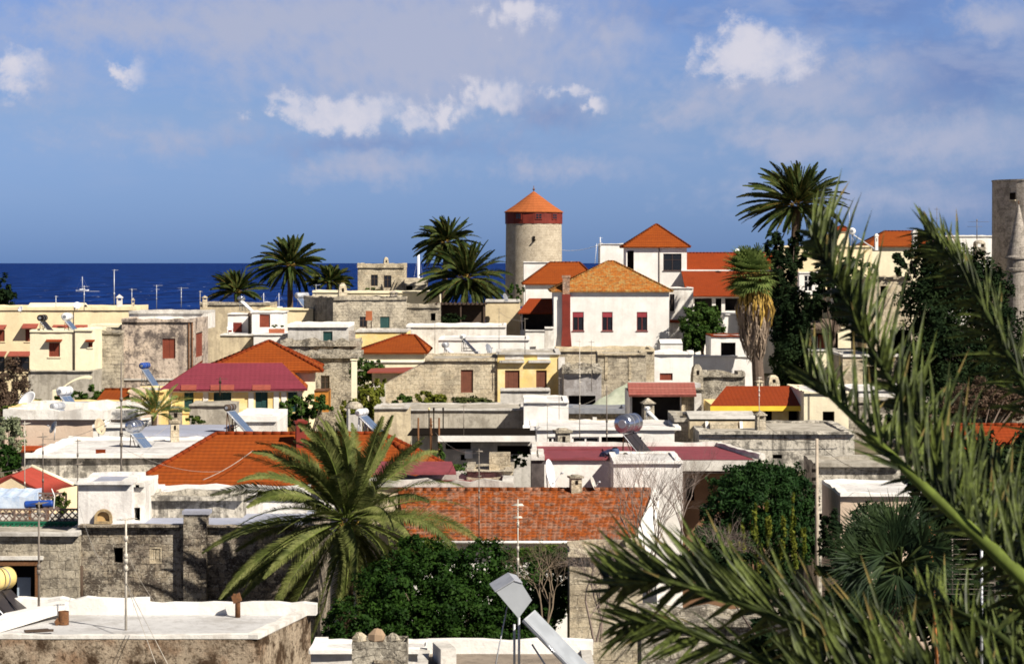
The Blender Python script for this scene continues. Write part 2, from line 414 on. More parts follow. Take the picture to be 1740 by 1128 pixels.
lf_fan = leafmat('fan_palm_leaf', (.12, .17, .045), (.20, .25, .07), .3, .6)
lf_blue = leafmat('stiff_fan_leaf', (.008, .020, .007), (.038, .062, .020), .1, 2.2, .15, .6)
lf_fic = leafmat('ficus_leaf', (.011, .032, .005), (.032, .072, .010), .2, 1.8)
lf_con = leafmat('conifer_leaf', (.011, .032, .008), (.026, .060, .013), .15, 1.8)
lf_dark = leafmat('cypress_leaf', (.008, .018, .007), (.02, .034, .011), .1, .6, .06, .9)
lf_gr = leafmat('shrub_leaf', (.028, .065, .012), (.065, .11, .02), .25, 1.4)
lf_ye = leafmat('yellow_green_leaf', (.10, .13, .016), (.20, .20, .03), .3, 2.0)
lf_cit = leafmat('citrus_leaf', (.03, .06, .012), (.11, .15, .025), .3, 1.4)
lf_grey = leafmat('grey_almond_leaf', (.30, .32, .20), (.20, .25, .12), .3, 1.2)
lf_brn = leafmat('brown_creeper_leaf', (.09, .06, .04), (.14, .09, .06), .25, 1.2)
hull = simple('white_hull', (.8, .8, .8), .4, var=.05)
# ---------------------------------------------------------------- builders
class House:
    """a building whose front runs between two photo columns at given distances"""
    def __init__(s, name, label, xl, xr, yt, D, dep, mat, DR=None, cat='house', zb=None, yb=None, group=None, inset=0):
        DR = DR or D
        a, b = W(xl, yt, D), W(xr, yt, DR)
        s.o = Vector((a.x, a.y, 0)); d = Vector((b.x, b.y, 0)) - s.o
        s.L = d.length; s.ux = d / s.L; s.uy = Vector((-s.ux.y, s.ux.x, 0)); s.dep = dep
        s.zt = a.z; s.zb = zb if zb is not None else (W(0, yb, D).z if yb else gz(D + dep / 2) - 1)
        s.mat = mat; s.D = D
        s.root = thing(name, label, cat, s.o + s.ux * s.L / 2 + Vector((0, 0, s.zb)), group)
        s.open = dict(f=[], r=[], l=[], b=[])
        s.todo = []
    def face(s, f):
        if f == 'f': return s.o, s.ux, s.L, s.uy
        if f == 'r': return s.o + s.ux * s.L, s.uy, s.dep, -s.ux
        if f == 'l': return s.o + s.uy * s.dep, -s.uy, s.dep, s.ux
        return s.o + s.ux * s.L + s.uy * s.dep, -s.ux, s.L, -s.uy
    def at(s, f, px, py):
        o, d, L, n = s.face(f); t = (px - CX) / F
        den = d.x - t * d.y
        u = (t * o.y - o.x) / den
        y = o.y + u * d.y
        return u, CZ - (py - CY) / F * y
    def P(s, f, u, z, i=0.0):
        o, d, L, n = s.face(f); p = o + d * u + n * i
        return Vector((p.x, p.y, z))
    def fbox(s, mb, f, u0, u1, z0, z1, i0, i1):
        mb.hexa([s.P(f, u0, z0, i0), s.P(f, u1, z0, i0), s.P(f, u1, z0, i1), s.P(f, u0, z0, i1)],
                [s.P(f, u0, z1, i0), s.P(f, u1, z1, i0), s.P(f, u1, z1, i1), s.P(f, u0, z1, i1)])
    def win(s, x0, y0, x1, y1, kind='glass', col=None, f='f', awning=None, sill=True, rev=.16, label=None, frame=None):
        u0, z1 = s.at(f, x0, y0); u1, z0 = s.at(f, x1, y1)
        if u0 > u1: u0, u1 = u1, u0
        _, _, L, _ = s.face(f)
        u0 = max(u0, .03); u1 = min(u1, L - .03); z0 = max(z0, s.zb + .02); z1 = min(z1, s.zt - .03)
        s.open[f].append((u0, u1, z0, z1, 1.6 if kind == 'void' else rev + .12))
        w, h = u1 - u0, z1 - z0
        if kind != 'void':
            fm = frame or col or woodd
            mb = MB(); e = .07
            s.fbox(mb, f, u0, u0 + e, z0, z1, rev - .08, rev); s.fbox(mb, f, u1 - e, u1, z0, z1, rev - .08, rev)
            s.fbox(mb, f, u0 + e, u1 - e, z1 - e, z1, rev - .08, rev); s.fbox(mb, f, u0 + e, u1 - e, z0, z0 + e, rev - .08, rev)
            if kind in ('glass', 'blind'):
                um = (u0 + u1) / 2
                s.fbox(mb, f, um - .04, um + .04, z0 + e, z1 - e, rev - .075, rev - .005)
                if kind == 'glass': s.fbox(mb, f, u0 + e, u1 - e, z0 + h * .62, z0 + h * .62 + .05, rev - .07, rev - .007)
            nm = 'door' if kind == 'door' else 'window'
            w_ = mb.build(nm, fm, s.root)
            if label: w_['label'] = label
            if kind in ('glass', 'blind'):
                mb = MB(); s.fbox(mb, f, u0 + e, u1 - e, z0 + e, z1 - e, rev - .035, rev + .02); mb.build('pane', glassd, w_)
                if kind == 'blind':
                    mb = MB(); s.fbox(mb, f, u0 + e, u1 - e, z1 - e - h * .24, z1 - e, rev - .10, rev - .082); mb.build('blind', col, w_)
            elif kind == 'shutter':
                um = (u0 + u1) / 2
                for (a, b) in ((u0 + e, um - .01), (um + .01, u1 - e)):
                    mb = MB(); s.fbox(mb, f, a, b, z0 + e, z1 - e, rev - .05, rev - .02)
                    n = 9
                    for k in range(n):
                        zz = z0 + e + (k + .25) * (h - 2 * e) / n
                        s.fbox(mb, f, a + .05, b - .05, zz, zz + (h - 2 * e) / n * .5, rev - .065, rev - .052)
                    mb.build('shutter', col, w_)
            elif kind == 'door':
                mb = MB(); n = 5; ww = (w - 2 * e) / n
                for k in range(n):
                    s.fbox(mb, f, u0 + e + k * ww + .008, u0 + e + (k + 1) * ww - .008, z0 + e, z1 - e, rev - .05, rev - .01)
                s.fbox(mb, f, u0 + e, u1 - e, z0 + e, z1 - e, rev - .009, rev + .03)
                mb.build('leaf', col, w_)
            if sill and kind != 'door':
                mb = MB(); s.fbox(mb, f, u0 - .08, u1 + .08, z0 - .09, z0 - .004, -.07, .05); mb.build('sill', frame or s.mat, w_)
        if awning:
            am, drop, out = awning
            mb = MB()
            s.slabf(mb, f, u0 - .18, u1 + .18, z1 + .12 + drop, z1 + .12, -out, .06)
            mb.build('awning', am, s.root)
    def slabf(s, mb, f, u0, u1, zw, zo, i_out, th):
        """sloping sheet from the wall (zw) down and out to zo"""
        mb.slab([s.P(f, u0, zo, i_out), s.P(f, u1, zo, i_out), s.P(f, u1, zw, -.004), s.P(f, u0, zw, -.004)], th)
    def walls(s, top=None):
        mb = MB(); zt = s.zt if top is None else top; dks = []
        for f in 'frlb':
            o, d, L, n = s.face(f)
            us = sorted({0.0, L} | {q for op in s.open[f] for q in op[:2]}); zs = sorted({s.zb, zt} | {q for op in s.open[f] for q in op[2:4]})
            for ua, ub in zip(us, us[1:]):
                for za, zb in zip(zs, zs[1:]):
                    um, zm = (ua + ub) / 2, (za + zb) / 2
                    if any(a < um < b and c < zm < e for a, b, c, e, r in s.open[f]): continue
                    mb.poly([s.P(f, ua, za), s.P(f, ub, za), s.P(f, ub, zb), s.P(f, ua, zb)])
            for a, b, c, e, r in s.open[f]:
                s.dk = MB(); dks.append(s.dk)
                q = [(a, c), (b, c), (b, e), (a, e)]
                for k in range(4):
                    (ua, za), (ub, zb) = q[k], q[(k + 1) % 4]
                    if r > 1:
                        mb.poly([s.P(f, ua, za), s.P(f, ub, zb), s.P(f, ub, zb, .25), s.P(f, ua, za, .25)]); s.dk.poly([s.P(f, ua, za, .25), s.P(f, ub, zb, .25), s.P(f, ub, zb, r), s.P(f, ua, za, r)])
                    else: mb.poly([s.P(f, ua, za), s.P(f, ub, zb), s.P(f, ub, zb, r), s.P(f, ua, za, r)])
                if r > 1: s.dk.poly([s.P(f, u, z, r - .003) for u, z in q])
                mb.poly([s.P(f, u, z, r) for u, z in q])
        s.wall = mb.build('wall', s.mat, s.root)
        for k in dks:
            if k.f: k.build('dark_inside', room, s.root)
        return s
    def flat(s, deck=deckg, rim=None, ph=.22, t=.26, jit=.04, over=0.0):
        s.walls()
        z = s.zt
        ring = [s.P('f', t / 2 - over, z - .01), s.P('f', s.L - t / 2 + over, z - .01), s.P('f', s.L - t / 2 + over, z - .01, s.dep - t / 2 + over), s.P('f', t / 2 - over, z - .01, s.dep - t / 2 + over)]
        mb = MB(); mb.rail(ring, t + .02, ph, jit, rnd=random.Random(int(s.D * 7 + s.L * 100)))
        mb.build('parapet', rim or s.mat, s.root)
        mb = MB(); e = t * .5
        q = [s.P('f', e, z + .02), s.P('f', s.L - e, z + .02), s.P('f', s.L - e, z + .02, s.dep - e), s.P('f', e, z + .02, s.dep - e)]
        mb.slab(q, .06); mb.build('roof', deck, s.root)
        return s
    def roof(s, mat, yr, xr0=None, xr1=None, vr=.5, over=.3, kind='hip', th=.12, caps=True, oz=.0, capm=None):
        """tiled roof; ridge seen at photo row yr between columns xr0 and xr1"""
        s.walls()
        L, dp, z0 = s.L, s.dep, s.zt + oz + .02
        rv = vr * dp
        def ridge(px):
            o = s.o + s.uy * rv; t = (px - CX) / F
            return (t * o.y - o.x) / (s.ux.x - t * s.ux.y)
        def pt(u, v, z): return s.P('f', u, z, v)
        if kind == 'hip': r0, r1 = ridge(xr0), ridge(xr1)
        else: r0, r1 = -over, L + over
        pr = s.P('f', (max(0, r0) + min(L, r1)) / 2, 0, rv)
        zr = CZ - (yr - CY) / F * pr.y
        sf = (zr - z0) / rv
        sl = lambda d: -over * (zr - z0) / max(d, .5)
        ze = z0 - over * sf * .6
        A, B, Cc, Dd = pt(-over, -over, ze), pt(L + over, -over, ze), pt(L + over, dp + over, ze), pt(-over, dp + over, ze)
        E, G = pt(r0, rv, zr), pt(r1, rv, zr)
        mb = MB()
        if kind == 'hip':
            if abs(r1 - r0) < .05: mb.slab([A, B, E], th); mb.slab([B, Cc, E], th); mb.slab([Cc, Dd, E], th); mb.slab([Dd, A, E], th)
            else:
                mb.slab([A, B, G, E], th); mb.slab([B, Cc, G], th); mb.slab([Cc, Dd, E, G], th); mb.slab([Dd, A, E], th)
        else:
            mb.slab([A, B, G, E], th); mb.slab([Cc, Dd, E, G], th)
            for u in (0.001, L - .001):
                g = MB(); g.hexa([pt(u - .0, 0, s.zt - .005), pt(u, dp, s.zt - .005), pt(u, dp, s.zt), pt(u, 0, s.zt)], [pt(u, rv - .01, zr - th), pt(u, rv + .01, zr - th), pt(u, rv + .01, zr - th), pt(u, rv - .01, zr - th)])
                g.build('gable', s.mat, s.root)
        rf = mb.build('roof', mat, s.root)
        if caps:
            mb = MB(); r = .10
            lines = [(E, G)] if (E - G).length > .1 else []
            if kind == 'hip': lines += [(A, E), (B, G), (Cc, G), (Dd, E)]
            for a, b in lines:
                n = max(2, int((b - a).length / .38))
                for k in range(n):
                    p, q = a.lerp(b, k / n), a.lerp(b, (k + 1) / n)
                    mb.tube([p + Vector((0, 0, .02)), q + Vector((0, 0, .02))], [r * 1.1, r * .9], 6)
            mb.build('ridge_tiles', capm or mat, rf)
        s.rf = rf; s.zr = zr
        return s
    def part(s, name, mat, fn, parent=None):
        mb = MB(); fn(mb); return mb.build(name, mat, parent or s.root)

def chimney(name, label, px, yt, yb, w, D, mat, kind='pyramid', capm=None, group=None, dw=None, rot=0.2):
    """masonry chimney standing on a roof: px centre column, rows of its top and foot, width in photo pixels"""
    t = thing(name, label, 'chimney', W(px, yb, D + .4), group)
    c = W(px, yb, D + .4); top = W(px, yt, D + .4).z; wm = M_(w, D) / 2; hm = top - c.z
    ax = Vector((math.cos(rot), math.sin(rot), 0)); ay = Vector((-ax.y, ax.x, 0)); up = Vector((0, 0, 1))
    def B(mb, z0, z1, k0, k1=None):
        k1 = k0 if k1 is None else k1
        b = [c + up * z0 + (ax * i + ay * j) * wm * k0 for i, j in ((-1, -1), (1, -1), (1, 1), (-1, 1))]
        q = [c + up * z1 + (ax * i + ay * j) * wm * k1 for i, j in ((-1, -1), (1, -1), (1, 1), (-1, 1))]
        mb.hexa(b, q)
    capm = capm or mat
    if kind == 'pyramid':
        mb = MB(); B(mb, -.3, hm * .55, .92, .88); mb.build('shaft', mat, t)
        for i, j in ((-1, -1), (1, -1), (1, 1), (-1, 1)):
            mb = MB(); mb.obox(c + up * hm * .64 + (ax * i + ay * j) * wm * .68, ax * wm * .18, ay * wm * .18, up * hm * .1); mb.build('vent_post', mat, t)
        mb = MB(); B(mb, hm * .74, hm * .80, 1.12); B(mb, hm * .80, hm, 1.0, .06); mb.build('cap', capm, t)
    elif kind == 'slab':
        mb = MB(); B(mb, -.3, hm * .8, .86, .82); mb.build('shaft', mat, t)
        mb = MB(); B(mb, hm * .8, hm * .92, 1.08, 1.12); B(mb, hm * .92, hm, .8, .5); mb.build('cap', capm, t)
        mb = MB(); mb.obox(c + up * hm * .55 - ay * wm * .84, ax * wm * .2, ay * .02, up * hm * .12); mb.build('painted_smoke_hole', dark, t)  # black plate on the shaft, painted as the shade of a hole
    elif kind == 'dome':
        mb = MB(); B(mb, -.3, hm * .62, .9); mb.build('shaft', mat, t)
        for i in (-1, 1): mb = MB(); mb.obox(c + up * hm * .71 + ax * i * wm * .78, ax * wm * .12, ay * wm * .85, up * hm * .09); mb.build('vent_post', mat, t)
        mb = MB(); mb.lathe(c + up * hm * .8, [(wm * 1.15, 0), (wm * 1.15, hm * .05), (wm * .9, hm * .14), (wm * .45, hm * .19), (0, hm * .2)], 16); mb.build('cap', capm, t)
    elif kind == 'bell':
        mb = MB(); B(mb, -.3, hm * .5, 1.0, .95); B(mb, hm * .5, hm * .85, .95, .75); B(mb, hm * .85, hm, .75, .35); mb.build('shaft', mat, t)
        mb = MB(); mb.obox(c + up * hm * .62 - ay * wm * .9, ax * wm * .22, ay * .05, up * hm * .1); mb.build('painted_smoke_hole', dark, t)  # black plate instead of a hollow, shade given as colour
    elif kind == 'pipe':
        mb = MB(); mb.tube([c - up * .3, c + up * hm * .85], wm * .8, 12); mb.build('shaft', mat, t)
        mb = MB(); mb.lathe(c + up * hm * .85, [(wm * 1.1, 0), (wm * 1.1, hm * .08), (wm * .3, hm * .15), (0, hm * .15)], 12); mb.build('cap', capm, t)
    return t

def antenna(label, px, yt, yb, D, booms=((.92, 1.2, 8, 20),), mat=None, r=.022, guys=(), collars=2, cat='antenna', group=None, lean=0.0):
    """rooftop television mast: booms = (height share, boom length, rods, bearing)"""
    mat = mat or mastm
    a, b = W(px, yb, D), W(px + lean, yt, D)
    t = thing('television_antenna', label, cat, a, group)
    mb = MB(); mb.tube([a - Vector((0, 0, .15)), b], [r * 1.15, r * .8], 6); m = mb.build('mast', mat, t)
    rnd = random.Random(int(px * 13 + D))
    if collars:
        for k in range(collars):
            mb = MB(); p = a.lerp(b, rnd.uniform(.1, .9)); mb.tube([p, p + Vector((0, 0, .12))], r * 1.8, 6); mb.build('clamp', mat, m)
    for (h, L, n, az) in booms:
        p = a.lerp(b, h); d = Vector((math.cos(R(az)), math.sin(R(az)), 0)); s_ = Vector((-d.y, d.x, 0))
        mb = MB(); mb.tube([p - d * L * .35, p + d * L * .65], .014, 4)
        for k in range(n):
            q = p + d * L * (-.33 + .97 * k / max(1, n - 1)); l = L * (.32 - .16 * k / n)
            mb.tube([q - s_ * l, q + s_ * l], .007, 3)
        mb.build('aerial', mat, t)
    for (gx, gy, gd) in guys:
        mb = MB(); mb.tube([a.lerp(b, .45), W(gx, gy, gd)], .008, 3); mb.build('guy_wire', mastl, t)
    return t

def dish(label, px, py, D, rad, az, el=25, yb=None, mat=None, group=None):
    """satellite dish; az: where it looks, degrees right of straight back to the camera"""
    c = W(px, py, D); foot = W(px, yb if yb else py + rad / D * 0 + 0, D) if yb else c - Vector((0, 0, rad * 1.3))
    t = thing('satellite_dish', label, 'satellite dish', foot, group)
    ax = Vector((math.sin(R(az)) * math.cos(R(el)), -math.cos(R(az)) * math.cos(R(el)), math.sin(R(el))))
    prof = [(rad * k / 6, .22 * rad * (k / 6) ** 2) for k in range(7)] + [(rad * k / 6, .22 * rad * (k / 6) ** 2 - .015) for k in range(6, -1, -1)]
    mb = MB(); mb.lathe(c, prof, 28, ax, True); r_ = mb.build('reflector', mat or plast, t)
    tip = c + ax * rad * .95 - Vector((0, 0, .05))
    mb = MB(); mb.tube([c - Vector((0, 0, rad * .9)) + ax * .1, tip], .012, 4); mb.build('feed_arm', galv, t)
    mb = MB(); mb.tube([tip - ax * .04, tip + ax * .08], .035, 8); mb.build('receiver', metal, t)
    mb = MB(); mb.tube([foot - Vector((0, 0, .1)), c - ax * .06], .025, 6); mb.build('stand', galv, t)
    return t

def solar(label, px, py, D, r, w, L, tank, pan, slope=42, rz=-12, stand_y=None, tankn=0, lab=None, group=None, legs=metal, thick=.09, tilt=1):
    """solar water heater: tank centre column and row, tank radius, collector width and length (metres); collector runs down to the right"""
    c = W(px, py, D)
    foot = W(px, stand_y, D).z if stand_y else c.z - L * math.sin(R(slope))
    t = thing('solar_water_heater', label, 'solar heater', (c.x, c.y, foot), group)
    d = Vector((math.cos(R(rz)), math.sin(R(rz)), 0)); s_ = Vector((-d.y, d.x, 0))   # d: downhill bearing, s_: along the tank
    up = Vector((0, 0, 1))
    mb = MB(); a, b = c - s_ * w * .55, c + s_ * w * .55
    mb.lathe(a, [(0, 0), (r * .8, 0.0), (r, .05), (r, w * 1.1 - .05), (r * .8, w * 1.1), (0, w * 1.1)], 24, s_, True); tk = mb.build('tank', tank, t)
    mb = MB(); mb.lathe(a - s_ * .012, [(0, 0), (r * .45, 0), (r * .5, .03)], 16, s_); mb.build('end_cap', metal, tk)
    for k in (.3, .7):
        q = a.lerp(b, k); mb = MB(); mb.lathe(q - s_ * .03, [(r * 1.02, 0), (r * 1.02, .06)], 20, s_); mb.build('strap', metal, tk)
    dn = d * math.cos(R(slope)) - up * math.sin(R(slope)); nn = d * math.sin(R(slope)) + up * math.cos(R(slope))
    p0 = c + dn * r * .9 - nn * r * .7; pc = p0 + dn * L / 2
    mb = MB(); mb.obox(pc, dn * L / 2, s_ * w / 2, nn * thick / 2); fr = mb.build('collector', galv if pan is not paneld else paneld, t)
    mb = MB()
    for k in (-1, 1): mb.obox(pc + s_ * k * w * .245 + nn * (thick / 2 + .008), dn * L * .47, s_ * w * .225, nn * .006)
    mb.build('glazing', pan, fr)
    mb = MB()
    for sg in (-1, 1):
        base = Vector((c.x, c.y, foot)) + s_ * sg * w * .42
        top = c + s_ * sg * w * .42 - up * r
        mb.tube([base - d * .05, top], .025, 4); mb.tube([base + d * r * 1.2, top], .02, 4)
        e = p0 + dn * L + s_ * sg * w * .42
        mb.tube([base + up * .03, Vector((e.x, e.y, foot + .03))], .02, 4)
        mb.tube([Vector((e.x, e.y, foot)), e - nn * thick * .6], .02, 4)
        mb.tube([base + up * .25, pc + s_ * sg * w * .42 - nn * thick * .7], .018, 4)
    mb.build('stand', legs, t)
    mb = MB(); mb.tube([c - s_ * w * .5 - up * r * .8, p0 - s_ * w * .52, p0 + dn * L * .98 - s_ * w * .53], .02, 5); mb.build('pipe', metal, t)
    return t

def awning_box(mb, pts, th=.05): mb.slab(pts, th)

# ---- plants
def strip(mb, pts, ws, side):
    """a leaf blade: points along it, half widths, side vector"""
    prev = None
    for p, w in zip(pts, ws):
        if w < 1e-4: i = [mb.P([p])]; cur = (i[0], i[0])
        else: i = mb.P([p - side * w, p + side * w]); cur = (i, i + 1)
        if prev: mb.f.append((prev[0], prev[1], cur[1], cur[0]) if cur[0] != cur[1] else (prev[0], prev[1], cur[0]))
        prev = cur
def vnoise(rnd): return Vector((rnd.uniform(-1, 1), rnd.uniform(-1, 1), rnd.uniform(-1, 1)))
def frond_curve(base, d, L, grav, wind, n=12):
    pts = [base.copy()]; d = d.normalized(); st = L / n
    for k in range(n):
        f = (k + 1) / n
        d = (d + Vector((0, 0, -1)) * grav * f / n * 2 + wind * f / n * 2).normalized()
        pts.append(pts[-1] + d * st)
    return pts
def frond(mb, mr, pts, nl, ll, lw, rnd, vee=.40, sweep=.62, droop=.22, wind=Vector((0, 0, 0)), start=.12, rr=.025, seg=2, jit=.12, twist=0.0):
    """leaflets into mb, midrib into mr"""
    n = len(pts) - 1
    if mr is not None: mr.tube(pts, [rr * (1 - .85 * k / n) for k in range(n + 1)], 4, False)
    for k in range(nl):
        f = start + (1 - start) * (k + .5) / nl; x = f * n; i = min(n - 1, int(x)); p = pts[i].lerp(pts[i + 1], x - i)
        tg = (pts[i + 1] - pts[i]).normalized()
        sd = tg.cross(Vector((0, 0, 1)))
        if sd.length < .08: sd = Vector((1, 0, 0))
        sd.normalize(); up = sd.cross(tg)
        if twist: qq = Quaternion(tg, twist * min(1, f * 1.5)); sd.rotate(qq); up.rotate(qq)
        prof = (math.sin(math.pi * min(1, .18 + f * .80)) ** .6) * (1 - .35 * f)
        for sg in (-1, 1):
            dv = (tg * (sweep + .55 * f) + sd * sg + up * vee + vnoise(rnd) * jit).normalized()
            l = ll * prof * rnd.uniform(.85, 1.12)
            q = [p]
            for s_ in range(seg):
                dv = (dv + Vector((0, 0, -droop)) / seg + wind / seg).normalized(); q.append(q[-1] + dv * l / seg)
            side = (tg + up * sg * -.5 + vnoise(rnd) * .15).normalized() if seg else tg
            side = (side - dv * side.dot(dv))
            if side.length < .01: continue
            side.normalize()
            ws = [lw * .7] + [lw * (1 - .35 * s_ / seg) for s_ in range(1, seg)] + [0]
            strip(mb, q, ws, side)
def palm(label, px, py, D, L, nf, tr, seed=1, zb=None, wind=(-.35, 0, 0), leaf=None, nl=34, ll=.5, lw=.02, lean=0.0, emin=-50, grav=.55, parts=False, name='date_palm', group=None, grow=None, fr_r=.03):
    c = W(px, py, D); rnd = random.Random(seed); leaf = leaf or lf_palm_far; wind = Vector(wind)
    zb = gz(D) if zb is None else zb
    t = thing(name, label, 'palm tree', (c.x - lean, c.y, zb), group)
    mb = MB(); base = Vector((c.x - lean, c.y, zb)); n = 14; pts = []; rs = []
    for k in range(n + 1):
        f = k / n; pts.append(base.lerp(c - Vector((0, 0, .15)), f) + Vector((lean * .25 * math.sin(math.pi * f), 0, 0))); rs.append(tr * (1.15 - .25 * f + (.06 if k % 2 else -.04) + (.35 if f > .93 else 0)))
    mb.tube(pts, rs, 10, smooth=False); mb.build('trunk', palmtrunk, t)
    allb, allr = MB(), MB(); ga = math.pi * (3 - math.sqrt(5))
    for k in range(nf):
        f = (k + .5) / nf
        el = R(88 - (88 - emin) * f ** 1.02 + rnd.uniform(-7, 7)); az = k * ga + rnd.uniform(-.25, .25)
        d = Vector((math.cos(az) * math.cos(el), math.sin(az) * math.cos(el), math.sin(el)))
        Lf = L * (.72 + .35 * min(1, f * 2.2)) * rnd.uniform(.88, 1.08) * (1 if f < .8 else .85)
        b0 = c + Vector((d.x, d.y, d.z * .6)) * tr * .8
        pts = frond_curve(b0, d, Lf, grav * rnd.uniform(.7, 1.3), wind * rnd.uniform(.6, 1.3), 10)
        if parts:
            m1, m2 = MB(), MB()
            frond(m1, m2, pts, nl, ll, lw, rnd, wind=wind * .5, rr=fr_r, twist=rnd.choice((-1, 1)) * rnd.uniform(.3, 1.4), vee=.25)
            o = m1.build('frond', leaf, t); m2.build('midrib', lf_rach, o)
        else: frond(allb, allr, pts, nl, ll, lw, rnd, wind=wind * .5, rr=fr_r, twist=rnd.choice((-1, 1)) * rnd.uniform(.2, 1.4))
    if not parts:
        o = allb.build('crown', leaf, t); allr.build('midribs', lf_tan, o)
    else:
        mb = MB()
        for k in range(26):
            az = rnd.uniform(0, 6.28); d = Vector((math.cos(az), math.sin(az), .6)); mb.tube([c - Vector((0, 0, .45)) + d * tr * .6, c + d * tr * 1.6 - Vector((0, 0, rnd.uniform(.1, .6)))], [.05, .02], 4)
        mb.build('leaf_bases', lf_tan, t)
    return t

def leaves(mb, blobs, n, size, rnd, shape=1.7, up=.35, shell=.55, clump=0, droop=0):
    """leaf faces spread through ellipsoids (centre, radii)"""
    tot = sum(b[1][0] * b[1][1] * b[1][2] for b in blobs) or 1
    for (c, rad) in blobs:
        m = int(n * rad[0] * rad[1] * rad[2] / tot)
        cl = []
        for k in range(max(6, m // 45)):
            d = vnoise(rnd)
            while d.length > 1 or d.length < .05: d = vnoise(rnd)
            d = d.normalized() * rnd.uniform(shell, 1.0) * rnd.choice((1, 1, 1, 1.12)); cl.append(d)
        for k in range(m):
            e = rnd.choice(cl) + vnoise(rnd) * .15
            p = c + Vector((e.x * rad[0], e.y * rad[1], e.z * rad[2]))
            nrm = (e.normalized() * .8 + vnoise(rnd) * .9 + Vector((0, 0, up))).normalized()
            a = nrm.orthogonal().normalized(); a.rotate(Quaternion(nrm, rnd.uniform(0, 6.28))); b = nrm.cross(a)
            s_ = size * rnd.uniform(.6, 1.3)
            if droop: a = (a + Vector((0, 0, -droop))).normalized(); b = nrm.cross(a)
            i = mb.P([p - a * s_ * shape * .5, p + b * s_ * .5, p + a * s_ * shape * .5 + nrm * s_ * .12, p - b * s_ * .5])
            mb.f.append((i, i + 1, i + 2, i + 3))
def tree(name, label, blobs, n, size, leaf, seed=1, trunk=None, zb=None, cat='tree', group=None, limbs=8, **kw):
    """blobs: (px, py, D, half width px, half height px, depth m)"""
    rnd = random.Random(seed); bl = []
    for (px, py, D, rx, ry, rz) in blobs: bl.append((W(px, py, D), (M_(rx, D), rz, M_(ry, D))))
    cx = sum(b[0].x for b in bl) / len(bl); cy = sum(b[0].y for b in bl) / len(bl)
    zb = gz(cy) if zb is None else zb
    t = thing(name, label, cat, (cx, cy, zb), group)
    top = max(b[0].z for b in bl); r = trunk or .15
    mb = MB(); mid = Vector((cx, cy, zb + (min(b[0].z for b in bl) - zb) * .6))
    mb.tube([(cx, cy, zb - .2), mid, mid.lerp(Vector((cx + rnd.uniform(-.2, .2), cy + .2, top - .2)), .45)], [r * 1.2, r, r * .35], 7)
    for k in range(limbs):
        c, rad = rnd.choice(bl); e = vnoise(rnd) * .7
        q = c + Vector((e.x * rad[0], e.y * rad[1], e.z * rad[2])); mb.tube([mid, mid.lerp(q, .5) + Vector((0, 0, .15)), q], [r * .5, r * .32, r * .1], 5)
    mb.build('trunk', bark, t)
    mb = MB(); leaves(mb, bl, n, size, rnd, **kw); mb.build('crown', leaf, t)
    return t
def bare_tree(name, label, px, yb, D, H, seed, spread=.55, mat=None, r=.05, levels=5, zb=None, lean=(0, 0, 0), cat='tree', group=None, nb=(2, 3), stems=1):
    rnd = random.Random(seed); base = W(px, yb, D)
    if zb is not None: base.z = zb
    t = thing(name, label, cat, base, group); mb = MB(); tw = MB()
    def grow(p, d, l, rr, lv):
        q = p + d * l * .5 + vnoise(rnd) * l * .07; e = q + (d + vnoise(rnd) * .18).normalized() * l * .5
        (mb if lv > levels - 2 else tw).tube([p, q, e], [rr, rr * .85, rr * .68], 5 if lv > 2 else 3, False)
        if lv <= 0: return
        for k in range(rnd.randint(*nb)):
            dd = (d + vnoise(rnd) * spread + Vector(lean) * .2 + Vector((0, 0, .12))).normalized()
            grow(p.lerp(e, rnd.uniform(.55, 1)), dd, l * rnd.uniform(.62, .86), rr * .6, lv - 1)
    for k in range(stems):
        grow(base + Vector((rnd.uniform(-.2, .2), 0, 0)) * (stems > 1), (Vector((0, 0, 1)) + Vector(lean) * .5 + vnoise(rnd) * .12 * stems).normalized(), H * .34, r, levels)
    mb.build('trunk', mat or twig, t); tw.build('branches', mat or twig, t)
    return t
def wire(label, a, b, r=.008, sag=.2, mat=None, cat='cable'):
    a, b = W(*a), W(*b); mb = MB()
    q = [a.lerp(b, k / 14) - Vector((0, 0, sag * 4 * (k / 14) * (1 - k / 14))) for k in range(15)]
    mb.tube(q, r, 3); o = mb.build('overhead_wire', mat or mastl); tag(o, label, cat); return o
